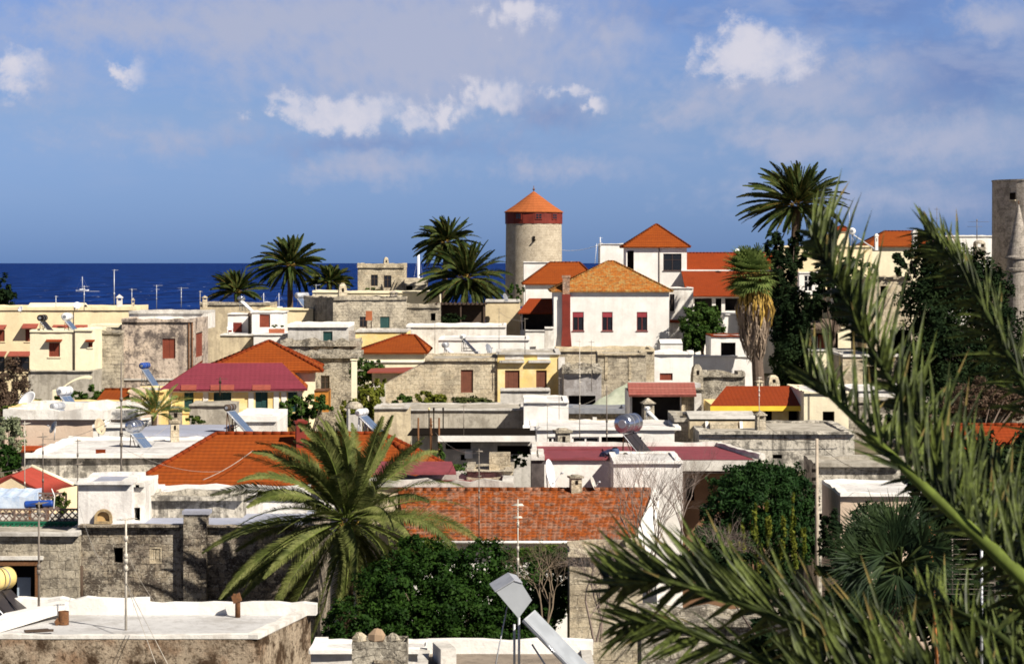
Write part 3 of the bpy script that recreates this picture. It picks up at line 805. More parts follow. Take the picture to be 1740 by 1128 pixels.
# ---------------------------------------------------------------- ground and sea
def build_ground():
    m, t, b = newmat('town_ground'); p = wpos(t)
    col = t.mix(t.mr(t.noise(p, .25, 6, .65), .4, .65), (.16, .13, .09), (.06, .065, .03)); t.set(b.inputs['Base Color'], col)
    mb = MB(); xs = [-900, -300, -120, -60, -30, 0, 30, 60, 120, 300, 900]; ys = [-60, 0, 40, 80, 100, 113, 140, 165, 210, 268, 300, 330, 380, 420, 500, 600, 700, 900]
    idx = [[mb.P([(x, y, gz(max(y, 0)) - .6)]) for x in xs] for y in ys]
    for j in range(len(ys) - 1):
        for i in range(len(xs) - 1): mb.f.append((idx[j][i], idx[j][i + 1], idx[j + 1][i + 1], idx[j + 1][i]))
    mb.build('ground', m, kind='structure')
    m, t, b = newmat('sea_water'); p = wpos(t)
    q = t.vm('MULTIPLY', p, (.035, .006, 1)); q2 = t.vm('MULTIPLY', p, (.12, .016, 1))
    col = t.mix(t.mr(t.noise(q, 1.0, 6, .6), .36, .66), (.002, .010, .062), (.006, .032, .165))
    cap = t.m('MULTIPLY', t.mr(t.noise(q2, 1.0, 5, .62), .655, .70, 0, .75), t.mr(t.noise(t.vm('MULTIPLY', p, (.004, .0012, 1)), 1.0, 3), .40, .62))
    col = t.mix(cap, col, (.55, .6, .7)); t.set(b.inputs['Base Color'], col)
    b.inputs['Roughness'].default_value = .6; b.inputs['Specular IOR Level'].default_value = .02
    mb = MB(); mb.poly([(-60000, 560, 0), (60000, 560, 0), (60000, 90000, 0), (-60000, 90000, 0)]); mb.build('sea', m, kind='structure')
build_ground()

# ================================================================ back row
# windmill tower
def windmill():
    D = 330; c = W(907, 500, D); k = lambda n: M_(n, D); z = lambda y: W(0, y, D).z
    t = thing('windmill_tower', 'round stone windmill tower with red band under an orange conical roof', 'windmill', (c.x, c.y, z(520)))
    mb = MB(); mb.lathe((c.x, c.y, 0), [(k(49), z(520)), (k(48), z(450)), (k(47.2), z(379))], 48, smooth=True); tw = mb.build('tower', tower_st, t)
    mb = MB(); mb.lathe((c.x, c.y, 0), [(k(47), z(381)), (k(48.6), z(380.5)), (k(48.8), z(360)), (k(47), z(359))], 16); rb = mb.build('timber_band', redp, t)
    mb = MB(); mb.lathe((c.x, c.y, 0), [(k(50.5), z(361.5)), (k(50.5), z(360.5)), (k(33), z(349)), (k(2), z(326)), (.02, z(325))], 24); mb.lathe((c.x, c.y, 0), [(.1, z(361)), (k(50.5), z(361.5))], 24); rf = mb.build('roof', t_wm, t)
    mb = MB(); mb.tube([(c.x, c.y, z(327)), (c.x, c.y, z(316))], .05, 6); mb.lathe((c.x, c.y, z(322)), [(0, -.2), (.2, 0), (0, .2)], 8); mb.build('finial', rust, rf)
    for px in (881, 915, 942):
        dx = k(px - 907); a = math.asin(dx / k(48.7)); n = Vector((math.sin(a), -math.cos(a), 0)); u = Vector((math.cos(a), math.sin(a), 0))
        pc = Vector((c.x, c.y, z(368.5))) + n * k(48.3)
        mb = MB(); mb.obox(pc, u * k(6.2), n * .06, Vector((0, 0, k(5.5)))); w = mb.build('window', redp, rb)
        mb = MB()
        for q in (-1, 1):
            for r_ in (-1, 1): mb.obox(pc + n * .05 + u * k(2.5) * q + Vector((0, 0, k(2.2) * r_)), u * k(2.0), n * .03, Vector((0, 0, k(1.7))))
        mb.build('pane', glassd, t)
    a = 0; n = Vector((0, -1, 0)); pc = Vector((c.x, c.y, z(406))) + n * k(47.6)
    mb = MB(); mb.obox(pc, (k(2), 0, 0), n * .12, (0, 0, k(4))); mb.build('painted_loophole', dark, tw)  # solid black block, colour stands for the dark of the opening
    mb = MB(); mb.obox(pc + Vector((k(2.5), -.3, -k(1))), (k(1.2), 0, 0), n * .35, (0, 0, k(.7))); mb.build('bracket', tower_st, tw)
windmill()

# stone keep and cone turret, far right
def keep():
    D = 270; z = lambda y: W(0, y, D).z; k = lambda n: M_(n, D); c = W(1757, 500, D)
    t = thing('round_tower', 'grey round stone tower at the right edge of the view', 'tower', (c.x, c.y, z(560)))
    mb = MB(); mb.lathe((c.x, c.y, 0), [(k(72), z(580)), (k(70.5), z(430)), (k(70), z(309)), (k(71), z(309)), (k(71), z(306.5)), (.1, z(306.5))], 40, smooth=False); tw = mb.build('tower', stone_t, t)
    a = -math.asin(.66); n = Vector((math.sin(a), -math.cos(a), 0)); u = Vector((math.cos(a), math.sin(a), 0)); pc = Vector((c.x, c.y, z(335))) + n * k(70.2)
    mb = MB(); mb.obox(pc, u * k(5), n * .15, (0, 0, k(6))); mb.build('painted_loophole', dark, tw)  # no real opening, a black block carries its shade as colour
    mb = MB(); mb.obox(pc + n * .05 - Vector((0, 0, k(7))), u * k(5.5), n * .2, (0, 0, k(1.2))); mb.build('sill', stone_b, tw)
    D = 235; c = W(1731, 500, D); z = lambda y: W(0, y, D).z; k = lambda n: M_(n, D)
    t = thing('cone_turret', 'slender stone turret with a pointed conical roof before the round tower', 'turret', (c.x, c.y, z(650)))
    mb = MB(); mb.lathe((c.x, c.y, 0), [(k(21), z(650)), (k(20), z(462)), (k(22), z(460)), (k(22), z(456)), (k(20), z(455)), (k(20), z(440))], 28); mb.build('shaft', stone_t, t)
    mb = MB(); mb.lathe((c.x, c.y, 0), [(k(23), z(440)), (k(23), z(437)), (k(20), z(434)), (k(9), z(384)), (k(1.5), z(350)), (.02, z(347))], 28); mb.build('conical_roof', stone_t, t)
    mb = MB(); mb.tube([(c.x, c.y, z(350)), (c.x, c.y, z(341))], .04, 5); mb.build('finial', rust, t)
keep()

# ruined stone house against the sea
h = House('stone_house', 'ruined beige stone house with two empty windows standing against the sea', 608, 687, 455, 300, 7, stone_b, yb=515)
h.win(630, 467, 642, 486, 'glass', woodd, sill=False); h.win(652, 468, 665, 489, 'glass', woodd, sill=False)
h.win(640, 475, 650, 490, 'void') if False else None
h.flat(conc, stone_b, .5, .4, .12)
chimney('chimney', 'small stone chimney on top of the ruined house before the sea', 656, 437, 456, 9, 301, stone_b, 'bell')
h = House('stone_shed', 'low stone lean-to with dark doorway beside the ruined sea house', 688, 724, 484, 299, 5, stone_m, yb=515)
h.win(690, 480 + 4, 701, 493, 'void'); h.roof(stone_m, 472, kind='gable', vr=.8, over=.1, caps=False)

# far left cream apartment house with awnings
h = House('apartment_house', 'long cream apartment house with red awnings at the far left', -60, 226, 527, 215, 9, cream)
for x0, x1, y0, y1 in ((-12, 8, 561, 580), (43, 62, 559, 580), (94, 114, 561, 580), (132, 150, 561, 578)):
    h.win(x0, y0, x1, y1, 'shutter', shut, awning=(awn, .35, .85))
for x0, x1 in ((-12, 8), (20, 50)): h.win(x0, 606, x1, 632, 'glass', woodd, awning=(awn, .35, 1.0))
h.flat(deckw, cream, .3, .25)
h = House('roof_hut', 'cream rooftop hut with sloping top on the apartment house', 45, 138, 524, 219, 4, cream2, zb=W(0, 528, 219).z)
h.roof(cream2, 514.5, kind='gable', vr=.5, over=.05, caps=False)
chimney('chimney', 'white chimney with pointed cap on the left apartment house', 203, 500, 524, 11, 216, white2, 'pyramid')
chimney('chimney', 'thin stone chimney right of the pointed white one against the sea', 226, 506, 524, 6, 216, stone_b, 'pyramid')
chimney('chimney', 'stone chimney with pyramid cap at the sea edge left of the small palm', 348, 502, 518, 9, 240, stone_b, 'pyramid')
# cream box house
h = House('cream_house', 'small cream house with one closed red-brown shutter under a tile hood', 51, 127, 564, 185, 6, cream2, yb=632)
h.win(83, 582, 102, 606, 'shutter', shut, awning=(t_red, .12, .45)); h.flat(deckw, cream2, .15, .2)
h.part('drainpipe', woodd, lambda mb: mb.tube([h.P('f', h.L - .06, h.zt, -.05), h.P('f', h.L - .06, h.zb, -.05)], .05, 6))
h = House('cream_house', 'cream wing joining the shutter house to the weathered wall', 127.5, 158, 562, 184.9, 6, cream2, yb=630)
h.win(150, 582, 157.6, 590, 'shutter', shut, awning=(t_red, .1, .4)); h.flat(deckw, cream2, .12, .2)
h = House('garden_wall', 'stained grey retaining wall under the small cream house', 48, 158, 631, 183.4, 4, conc, cat='wall'); h.flat(conc, conc, .05, .3)
h = House('stone_house', 'pale stone wall house between the cream house and the weathered one', 158.5, 207, 567, 189, 7, stone_m, cat='house'); h.flat(conc, None, .2, .3, .1)
h = House('cream_wall', 'cream upper storey wall behind the pale stone house', 150, 207, 556, 198, 4, cream2, cat='wall'); h.flat(deckw)
# weathered plaster house
h = House('weathered_house', 'tall house of blotched grey plaster with a closed red-brown shutter', 207, 329, 547, 190, 9, stain)
h.win(276, 575, 298, 609, 'shutter', shut, sill=False)
h.win(333, 566, 345, 604, 'shutter', shut, f='r', sill=False)
h.flat(deckw, stain, .25, .3, .06)
h.part('drainpipe', rust, lambda mb: [mb.tube([h.P('f', h.L - q, h.zt, -.07), h.P('f', h.L - q, h.zb, -.07)], .05, 6) for q in (.1, .35)])
h.part('string_course', concl, lambda mb: h.fbox(mb, 'f', -.02, h.L + .02, W(0, 643, 190).z - .12, W(0, 643, 190).z, -.12, .0))
h = House('white_parapet_house', 'low whitewashed roof storey on top of the weathered house', 219, 345, 533, 196, 8, white2, yb=560); h.flat(deckw, concl, .18, .3)

# sea-edge row of low stone and cream buildings
h = House('stone_house', 'low beige stone house below the small palm at the sea edge', 340, 460, 518, 252, 7, beige); h.flat(conc, stone_m, .2, .3, .08)
h.part('dome', concl, lambda mb: mb.lathe(h.P('f', h.L * .92, h.zt, 2), [(.55, 0), (.5, .15), (.3, .28), (0, .33)], 14))
h = House('cream_house', 'cream house with thin cornice left of the pale tall cream block', 440, 532, 527, 245, 7, cream); h.flat(deckw, cream, .15)
h = House('cream_house', 'pale cream block with blank wall beside the bell-topped chimney', 531, 580, 497, 262, 8, cream2); h.flat(deckw, cream2, .2)
h = House('cream_house', 'long pale cream house behind the grey stone house, below the sea', 578, 746, 498, 272, 8, cream2); h.flat(deckw, cream2, .2)
chimney('chimney', 'tall bell-shaped stone chimney before the pale cream block', 582, 481, 512, 15, 243, stone_b, 'bell')
chimney('chimney', 'small dark pyramid chimney on the long pale cream house', 669, 494, 508, 13, 262, stone_t, 'pyramid')
# grey stone house with two openings
h = House('stone_house', 'grey stone house with two dark openings below the pale cream wall', 566, 691, 510, 240, 9, stone_m, DR=243)
h.win(611, 538, 624, 556, 'glass', woodd, sill=False); h.win(646, 538, 662, 557, 'door', green_sh, sill=False)
h.flat(conc, stone_m, .3, .35, .1)
def tank_orange():
    D = 236; c = W(627, 540, D); t = thing('water_tank', 'orange boxy water tank standing before the grey stone house', 'water tank', W(627, 556, D))
    mb = MB(); mb.obox(c + Vector((0, 0, .2)), (M_(5.2, D), 0, 0), (0, .3, 0), (0, 0, M_(8, D))); mb.build('tank', orangep, t)
    mb = MB()
    for i in (-1, 1):
        for j in (-1, 1): mb.obox(c + Vector((i * .22, j * .22, -M_(12, D))), (.04, 0, 0), (0, .04, 0), (0, 0, M_(6, D)))
    mb.build('stand', woodd, t)
tank_orange()
h = House('stone_house', 'grey stone house corner right of the two dark openings', 688, 748, 523, 246, 7, stone_m); h.win(732, 532, 740, 545, 'void'); h.flat(conc, stone_m, .3, .3, .12)
# white terrace house
h = House('terrace_house', 'small white rooftop room with brown double door', 428, 480, 531, 228, 5, white, yb=575)
h.win(441, 534, 459, 556, 'door', shut, label=None); h.flat(deckw, white, .1, .2, over=.12)
h = House('terrace_wall', 'white roof terrace wall with a red panel left of the brown door', 387, 428, 534, 230, 3, white, yb=575, cat='wall')
h.flat(deckw, white, .08)
h.part('red_panel', redp, lambda mb: h.fbox(mb, 'f', *sorted((h.at('f', 387, 0)[0] + .05, h.at('f', 411, 0)[0])), h.zb, W(0, 548, 230).z, -.25, -.01))
chimney('chimney', 'black stovepipe chimney beside the red terrace panel', 424, 531, 570, 6, 226, dark, 'pipe', woodd)
def chair():
    D = 226; b = W(391, 568, D); t = thing('plastic_chair', 'white plastic chair on the terrace before the red panel', 'chair', b)
    k = M_(1, D)
    mb = MB(); mb.obox(b + Vector((0, 0, .42)), (.24, 0, 0), (0, .22, 0), (0, 0, .025)); mb.build('seat', plast, t)
    mb = MB(); mb.obox(b + Vector((0, .2, .75)), (.24, 0, 0), (0, .03, 0), (0, 0, .32)); mb.build('backrest', plast, t)
    for i in (-1, 1):
        for j in (-1, 1): mb = MB(); mb.tube([b + Vector((i * .22, j * .2, 0)), b + Vector((i * .2, j * .18, .42))], .025, 5); mb.build('leg', plast, t)
    for i in (-1, 1): mb = MB(); mb.tube([b + Vector((i * .25, -.2, .42)), b + Vector((i * .26, -.18, .64)), b + Vector((i * .25, .2, .66))], .025, 5); mb.build('armrest', plast, t)
chair()
def planter(label, px, py, D, w):
    b = W(px, py, D); t = thing('terrace_planter', label, 'planter', b)
    mb = MB(); mb.obox(b + Vector((0, 0, .25)), (w / 2, 0, 0), (0, .25, 0), (0, 0, .25)); mb.build('trough', simple('terracotta_' + str(px), (.38, .12, .06), .85), t)
    mb = MB(); leaves(mb, [(b + Vector((0, 0, .6)), (w * .45, .25, .28))], 160, .12, random.Random(px)); mb.build('plant', lf_gr, t)
planter('long terracotta planter on the white terrace edge', 470, 568, 226, 1.4)
h = House('beige_house', 'beige rendered house below the white terrace with a dark shed in front', 374, 432, 570, 222, 8, beige); h.flat(deckw, white2, .1)
h = House('white_house', 'whitewashed terrace house just behind the peak of the hipped roof', 431, 500, 569, 221, 8, white); h.flat(deckw, white, .1)
h = House('concrete_house', 'pale concrete house with white roof edge and a dark doorway', 489, 592, 556, 216, 8, concl)
h.win(549, 563, 565, 583, 'door', green_sh); h.flat(deckw, white, .3, .4)
h = House('rubble_wall', 'broken rubble stone wall below the pale concrete house', 478, 606, 588, 205, 7, rubble, cat='wall'); h.win(566, 585 + 5, 574, 606, 'void'); h.flat(rubble, rubble, .35, .5, .2)
h = House('rubble_wall', 'lower rubble stone wall right of the orange hipped house', 530, 606, 608, 190, 8, rubble, cat='wall'); h.win(545, 638, 560, 668, 'glass', woodd, sill=False); h.flat(rubble, rubble, .3, .5, .18)
h = House('yellow_house', 'ochre yellow house front behind the small orange hipped roof', 604, 692, 564, 217, 7, yellow); h.flat(concl, concl, .15); h.part('shaded_side_box', stone_t, lambda mb: h.fbox(mb, 'f', -.62, -.005, h.zb, h.zt + .1, -.6, .4))  # grey box added as the shaded left side of the yellow house
h = House('white_house', 'low white house right of the small orange hipped roof', 690, 860, 556, 225, 8, white2); h.flat(deckw, white, .2)
h = House('hip_roof_house', 'pale cream house under a small orange hipped roof with a dark ridge', 611, 720, 598, 200, 9, cream2)
h.roof(t_or, 569.5, 683, 705, vr=.5, over=.35, capm=t_red)
h.part('cornice', white, lambda mb: h.fbox(mb, 'f', -.05, h.L + .05, W(0, 613, 200).z - .12, W(0, 613, 200).z, -.15, -.003))

# pergola and beige block
h = House('beige_block', 'tall beige blank block right of the plant-hung pergola', 825, 884, 513, 252, 9, plaster('tan_plaster', (.66, .54, .34), (.36, .28, .18), .35, .3, .15)); h.flat(deckw, concl, .15)
def pergola():
    D = 248; t = thing('pergola', 'dark timber pergola with cluttered plants left of the beige block', 'pergola', W(785, 566, D))
    z0, z1 = W(0, 566, D).z, W(0, 517, D).z; x0, x1 = W(742, 0, D).x, W(824, 0, D).x
    for x in (x0, (x0 + x1) / 2, x1 - .1):
        for y in (D, D + 3): mb = MB(); mb.obox((x, y, (z0 + z1) / 2), (.07, 0, 0), (0, .07, 0), (0, 0, (z1 - z0) / 2)); mb.build('post', woodd, t)
    mb = MB(); mb.obox(((x0 + x1) / 2, D + 1.5, z1), ((x1 - x0) / 2 + .2, 0, 0), (0, 1.7, 0), (0, 0, .06))
    for k in range(12): mb.obox((x0 + (x1 - x0) * k / 11, D + 1.4, z1 + .12), (.04, 0, 0), (0, 1.9, 0), (0, 0, .05))
    mb.build('roof_beams', woodd, t)
    mb = MB(); leaves(mb, [(Vector((x0 + 2, D - .2, z0 + 1.4)), (2.2, .5, .6))], 900, .14, random.Random(4)); mb.build('plants', lf_dark, t)
    mb = MB(); mb.obox(((x0 + x1) / 2, D + 3.2, (z0 + z1) / 2), ((x1 - x0) / 2, 0, 0), (0, .05, 0), (0, 0, (z1 - z0) / 2)); mb.build('back_screen', woodd, t)
pergola()
h = House('white_terrace', 'white terrace front running below the pergola to the yellow house', 745, 900, 578, 206, 9, white, cat='terrace'); h.flat(deckw, white, .12)
def veranda():
    h = House('veranda', 'dark open veranda under a red tile roof left of the white house', 884, 943, 527, 246, 6, white2, yb=600, cat='veranda')
    h.win(888, 529, 941, 560, 'void'); h.walls()
    h.part('tile_roof', t_red, lambda mb: mb.slab([h.P('f', -.25, h.zt - .25, -1.3), h.P('f', h.L, h.zt - .25, -1.3), h.P('f', h.L, W(0, 511, 246).z + .2, 3), h.P('f', .9, W(0, 511, 246).z + .2, 3)], .1))
    h.part('post', woodd, lambda mb: mb.tube([h.P('f', .05, h.zt - .3, -1.1), h.P('f', .05, W(0, 560, 246).z, -1.1)], .06, 6))
    h = House('garden_wall', 'white garden wall below the dark veranda, in shade', 893, 936, 562, 238, 1.2, white, cat='wall', yb=610); h.flat(white, white, .05)
    h = House('garden_wall', 'short white wall end beside the red chimney pilaster', 926, 941, 558, 234, 2.5, white2, cat='wall', yb=610); h.flat(white, white, .08)
veranda()
h = House('white_house', 'white house with orange hipped roof behind the larger white house', 893, 1016, 481, 262, 9, white); h.roof(t_or, 446, 935, 985, vr=.5, over=.35)
h = House('white_house', 'plain white wall block between windmill and the orange roofs', 890, 975, 446, 284, 8, white, cat='house'); h.flat(deckw, white, .1)
h = House('white_house', 'narrow white roof block left of the tower house', 1020, 1066, 415, 290, 7, white); h.flat(deckw, white, .1)
# main white house
h = House('white_house', 'large white house with three red-blind windows under a weathered orange roof', 941, 1137, 493, 240, 11, white)
for a, b in ((973, 992), (1023, 1041), (1082, 1100)): h.win(a, 530, b, 562, 'blind', simple('red_blind_%d' % a, (.28, .035, .045)), frame=simple('red_frame_%d' % a, (.16, .03, .025)))
h.roof(t_old, 444, 1033, 1043, vr=.5, over=.35, capm=t_old)
def pil(mb):
    a, b = h.at('f', 955, 0)[0], h.at('f', 969, 0)[0]; z = lambda y: W(0, y, 240).z
    h.fbox(mb, 'f', a, b, z(594), z(500), -.45, -.004)
    mb.hexa([h.P('f', a - .12, z(594), -.6), h.P('f', b + .15, z(594), -.6), h.P('f', b + .15, z(594), -.005), h.P('f', a - .12, z(594), -.005)],
            [h.P('f', a + .002, z(560), -.452), h.P('f', b - .002, z(560), -.452), h.P('f', b, z(560), -.005), h.P('f', a, z(560), -.005)])
h.part('chimney_breast', redp, pil)
def pil2(mb):
    a, b = h.at('f', 956, 0)[0], h.at('f', 968, 0)[0]; z = lambda y: W(0, y, 240).z
    h.fbox(mb, 'f', a, b, z(500.2), z(470), -.44, .2); h.fbox(mb, 'f', a - .08, b + .08, z(472), z(468), -.5, .26)
h.part('chimney_top', stone('brick_chimney', (.42, .22, .13), (.5, .3, .2), (.3, .26, .2), .25, .09), pil2)
# tower house
h = House('tower_house', 'square white tower house with a pyramid roof of orange tiles', 1064, 1167, 417, 270, 6.5, white)
h.win(1127, 431, 1158, 460, 'glass', woodd, frame=simple('dark_frame', (.05, .03, .025))); h.win(1066, 426, 1077, 468, 'void')
h.win(1136, 512, 1142, 536, 'void'); h.roof(t_or, 381, 1115, 1116, vr=.5, over=.4)
h.part('drainpipe', woodd, lambda mb: mb.tube([h.P('f', h.at('f', 1120, 0)[0], h.zt - .1, -.06), h.P('f', h.at('f', 1120, 0)[0], W(0, 520, 270).z, -.06)], .05, 5))
h = House('white_house', 'white side wing between the tower house and the three-window house', 1136, 1178, 490, 258, 8, white2)
h.win(1138, 500, 1146, 529, 'glass', woodd); h.part('awning', t_red, lambda mb: h.slabf(mb, 'f', 0, h.L * .6, W(0, 543, 258).z, W(0, 547, 258).z, -.8, .08)); h.flat(deckw, white, .1)
# long red roof, two tiers
h = House('long_roof_house', 'long white house with two tiers of red roof right of the tower house', 1167, 1345, 458, 276, 8, white); h.roof(t_red, 430, kind='gable', vr=.55, over=.15)
h = House('veranda', 'white columned veranda under the lower red roof tier', 1168, 1335, 502, 262, 8, white, cat='veranda')
h.win(1180, 507, 1210, 545, 'void'); h.win(1216, 507, 1226, 540, 'void'); h.win(1232, 507, 1262, 528, 'void'); h.win(1270, 507, 1300, 540, 'void')
h.walls(); h.part('roof', t_red, lambda mb: mb.slab([h.P('f', -.1, h.zt, -.6), h.P('f', h.L, h.zt, -.6), h.P('f', h.L, W(0, 461, 270).z, 8), h.P('f', -.1, W(0, 461, 270).z, 8)], .12))
h.part('ridge_edge', white, lambda mb: h.fbox(mb, 'f', -.1, h.L, W(0, 460.5, 270).z, W(0, 459, 270).z + .05, 7.9, 8.1))
h = House('balcony', 'white balcony block below the columned veranda', 1228, 1262, 535, 250, 5, white, cat='balcony'); h.flat(deckw, white, .1)
# white walled garden complex
h = House('garden_house', 'white garden house with a square dark opening behind the palm trunk', 1208, 1275, 572, 226, 6, white); h.win(1225, 582, 1250, 606, 'void'); h.flat(deckw, t_red, .15)
h = House('garden_wall', 'long white garden wall in blue shade under the tree', 1154, 1292, 606, 214, 2, white, cat='wall'); h.flat(white, white, .08, .3, .06)
h = House('garden_wall', 'bright white rough wall with an arched doorway', 1104, 1178, 602, 205, 3, white, cat='wall')
h.win(1121, 634, 1143, 646, 'door', shut); h.flat(white, white, .25, .4, .12)
h = House('white_stump', 'bulky whitewashed stair block below the three-window house', 1122, 1160, 584, 222, 4, white, cat='wall'); h.roof(white, 576, kind='gable', vr=.5, over=.0, caps=False)
chimney('chimney', 'square plain grey stone chimney before the arched white wall', 1184, 619, 655, 18, 196, stone_m, 'bell')
h = House('rubble_wall', 'sunlit rubble stone wall under the long white garden wall', 1192, 1266, 640, 198, 3, rubble, cat='wall'); h.flat(rubble, rubble, .3, .5, .2)
chimney('chimney', 'little pierced stone chimney behind the yellow-edged roof', 1313, 637, 662, 20, 160, stone_b, 'bell')
chimney('chimney', 'low square stone chimney beside the palm trunk', 1290, 646, 662, 12, 161, stone_b, 'slab')
# right hill houses
h = House('cream_house', 'cream house with terrace wall at upper right behind the near palm leaf', 1330, 1482, 420, 262, 8, cream); h.win(1370, 463, 1384, 496, 'glass', woodd); h.win(1405, 470, 1420, 498, 'void'); h.flat(deckw, cream, .15)
h = House('cream_turret', 'slim cream stair tower with orange cap beside the round solar tank', 1420, 1442, 391, 266, 4, cream, cat='house'); h.roof(t_red, 384, 1430, 1432, over=.2)
h = House('hip_roof_house', 'house with a long orange hipped roof at upper right', 1476, 1580, 417, 290, 9, cream2); h.roof(t_or, 393, 1503, 1562, over=.4)
chimney('chimney', 'white chimney pipe at the left end of the upper right orange roof', 1489, 397, 421, 6, 283, white, 'slab')
chimney('chimney', 'white square chimney on the right of the upper right orange roof', 1554, 391, 425, 9, 284, white, 'slab')
h = House('white_house', 'long white flat house on the skyline left of the round tower', 1604, 1700, 402, 290, 8, white); h.flat(deckw, white, .15, jit=.05)
chimney('chimney', 'domed stone chimney before the white skyline house', 1664, 408, 440, 18, 262, stone_m, 'dome')
h = House('white_house', 'white house storey with a window frame among the dark cypresses', 1358, 1395, 464, 255, 6, white); h.win(1366, 468, 1380, 495, 'glass', white, frame=white); h.flat(deckw, white, .1)
h = House('white_house', 'pale house wall with dark veranda under the palm at right', 1358, 1440, 500, 250, 6, cream2); h.win(1366, 508, 1398, 548, 'void'); h.win(1420, 520, 1432, 545, 'shutter', shut); h.flat(deckw, white, .2)
h = House('lean_to_house', 'cream house with a brown corrugated lean-to roof and red door', 1362, 1446, 556, 236, 8, cream2)
h.win(1378, 566, 1424, 596, 'void'); h.walls()
h.part('lean_to_roof', t_brn, lambda mb: mb.slab([h.P('f', -.3, h.zt - .15, -1.1), h.P('f', h.L * .8, h.zt - .15, -1.1), h.P('f', h.L * .7, W(0, 543, 236).z, 4), h.P('f', -.3, W(0, 543, 236).z, 4)], .12))
h.part('door', simple('brick_red_door', (.28, .06, .035)), lambda mb: h.fbox(mb, 'f', h.at('f', 1391, 0)[0], h.at('f', 1412, 0)[0], W(0, 594, 236).z, W(0, 569, 236).z, .3, .38))
h.part('window', white, lambda mb: [h.fbox(mb, 'f', h.at('f', x, 0)[0], h.at('f', x, 0)[0] + .07, W(0, 594, 236).z, W(0, 572, 236).z, .3, .36) for x in (1379, 1384, 1389)])
h = House('stone_house', 'warm stone house top left of the broad cypress mass', 1472, 1548, 474, 240, 7, stone_b); h.win(1496, 486, 1506, 506, 'void'); h.flat(conc, stone_b, .25, .3, .08)
h = House('white_wall', 'white parapet wall low behind the spread of the near leaflets', 1418, 1476, 478, 246, 3, white2, cat='wall'); h.flat(white, white2, .12)
h = House('garden_wall', 'cream terrace wall below the brown lean-to', 1374, 1482, 596, 226, 4, cream2, cat='wall'); h.flat(conc, white2, .1)
h = House('stone_house', 'warm stone house with a tall dark doorway behind the near leaves', 1432, 1530, 606, 216, 7, stone_b); h.win(1466, 622, 1490, 656, 'void'); h.flat(conc, white2, .2)
h = House('stone_house', 'broad dark stone house low behind the big cypress trees', 1512, 1790, 560, 240, 7, stone_m); h.flat(conc, stone_m, .3)
h = House('white_house', 'flat white roof edge low between the near palm leaves', 1448, 1560, 664, 190, 8, white2); h.flat(deckw, white, .15)
h = House('rubble_house', 'rubble house wall below the flat white roof edge', 1440, 1600, 684, 182, 6, rubble); h.flat(conc, rubble, .1)
h = House('red_roof_house', 'house with a plain red roof low at the right edge', 1655, 1800, 782, 120, 7, cream2); h.roof(t_red, 722, kind='gable', over=.3)

h = House('stone_house', 'dim stone house mostly hidden behind the middle of the near fronds', 1560, 1700, 742, 150, 8, stone_m); h.win(1600, 760, 1612, 784, 'void'); h.flat(conc, stone_m, .25, .3, .08)
h = House('rubble_house', 'dark rubble house low behind the lower near fronds, left of the plain red roof', 1540, 1650, 800, 112, 7, rubble); h.flat(conc, rubble, .25, .3, .1)
h = House('stone_house', 'shadowed stone house at the very right edge under the turret', 1720, 1900, 700, 190, 9, stone_d); h.flat(conc, stone_d, .3, .3, .1)
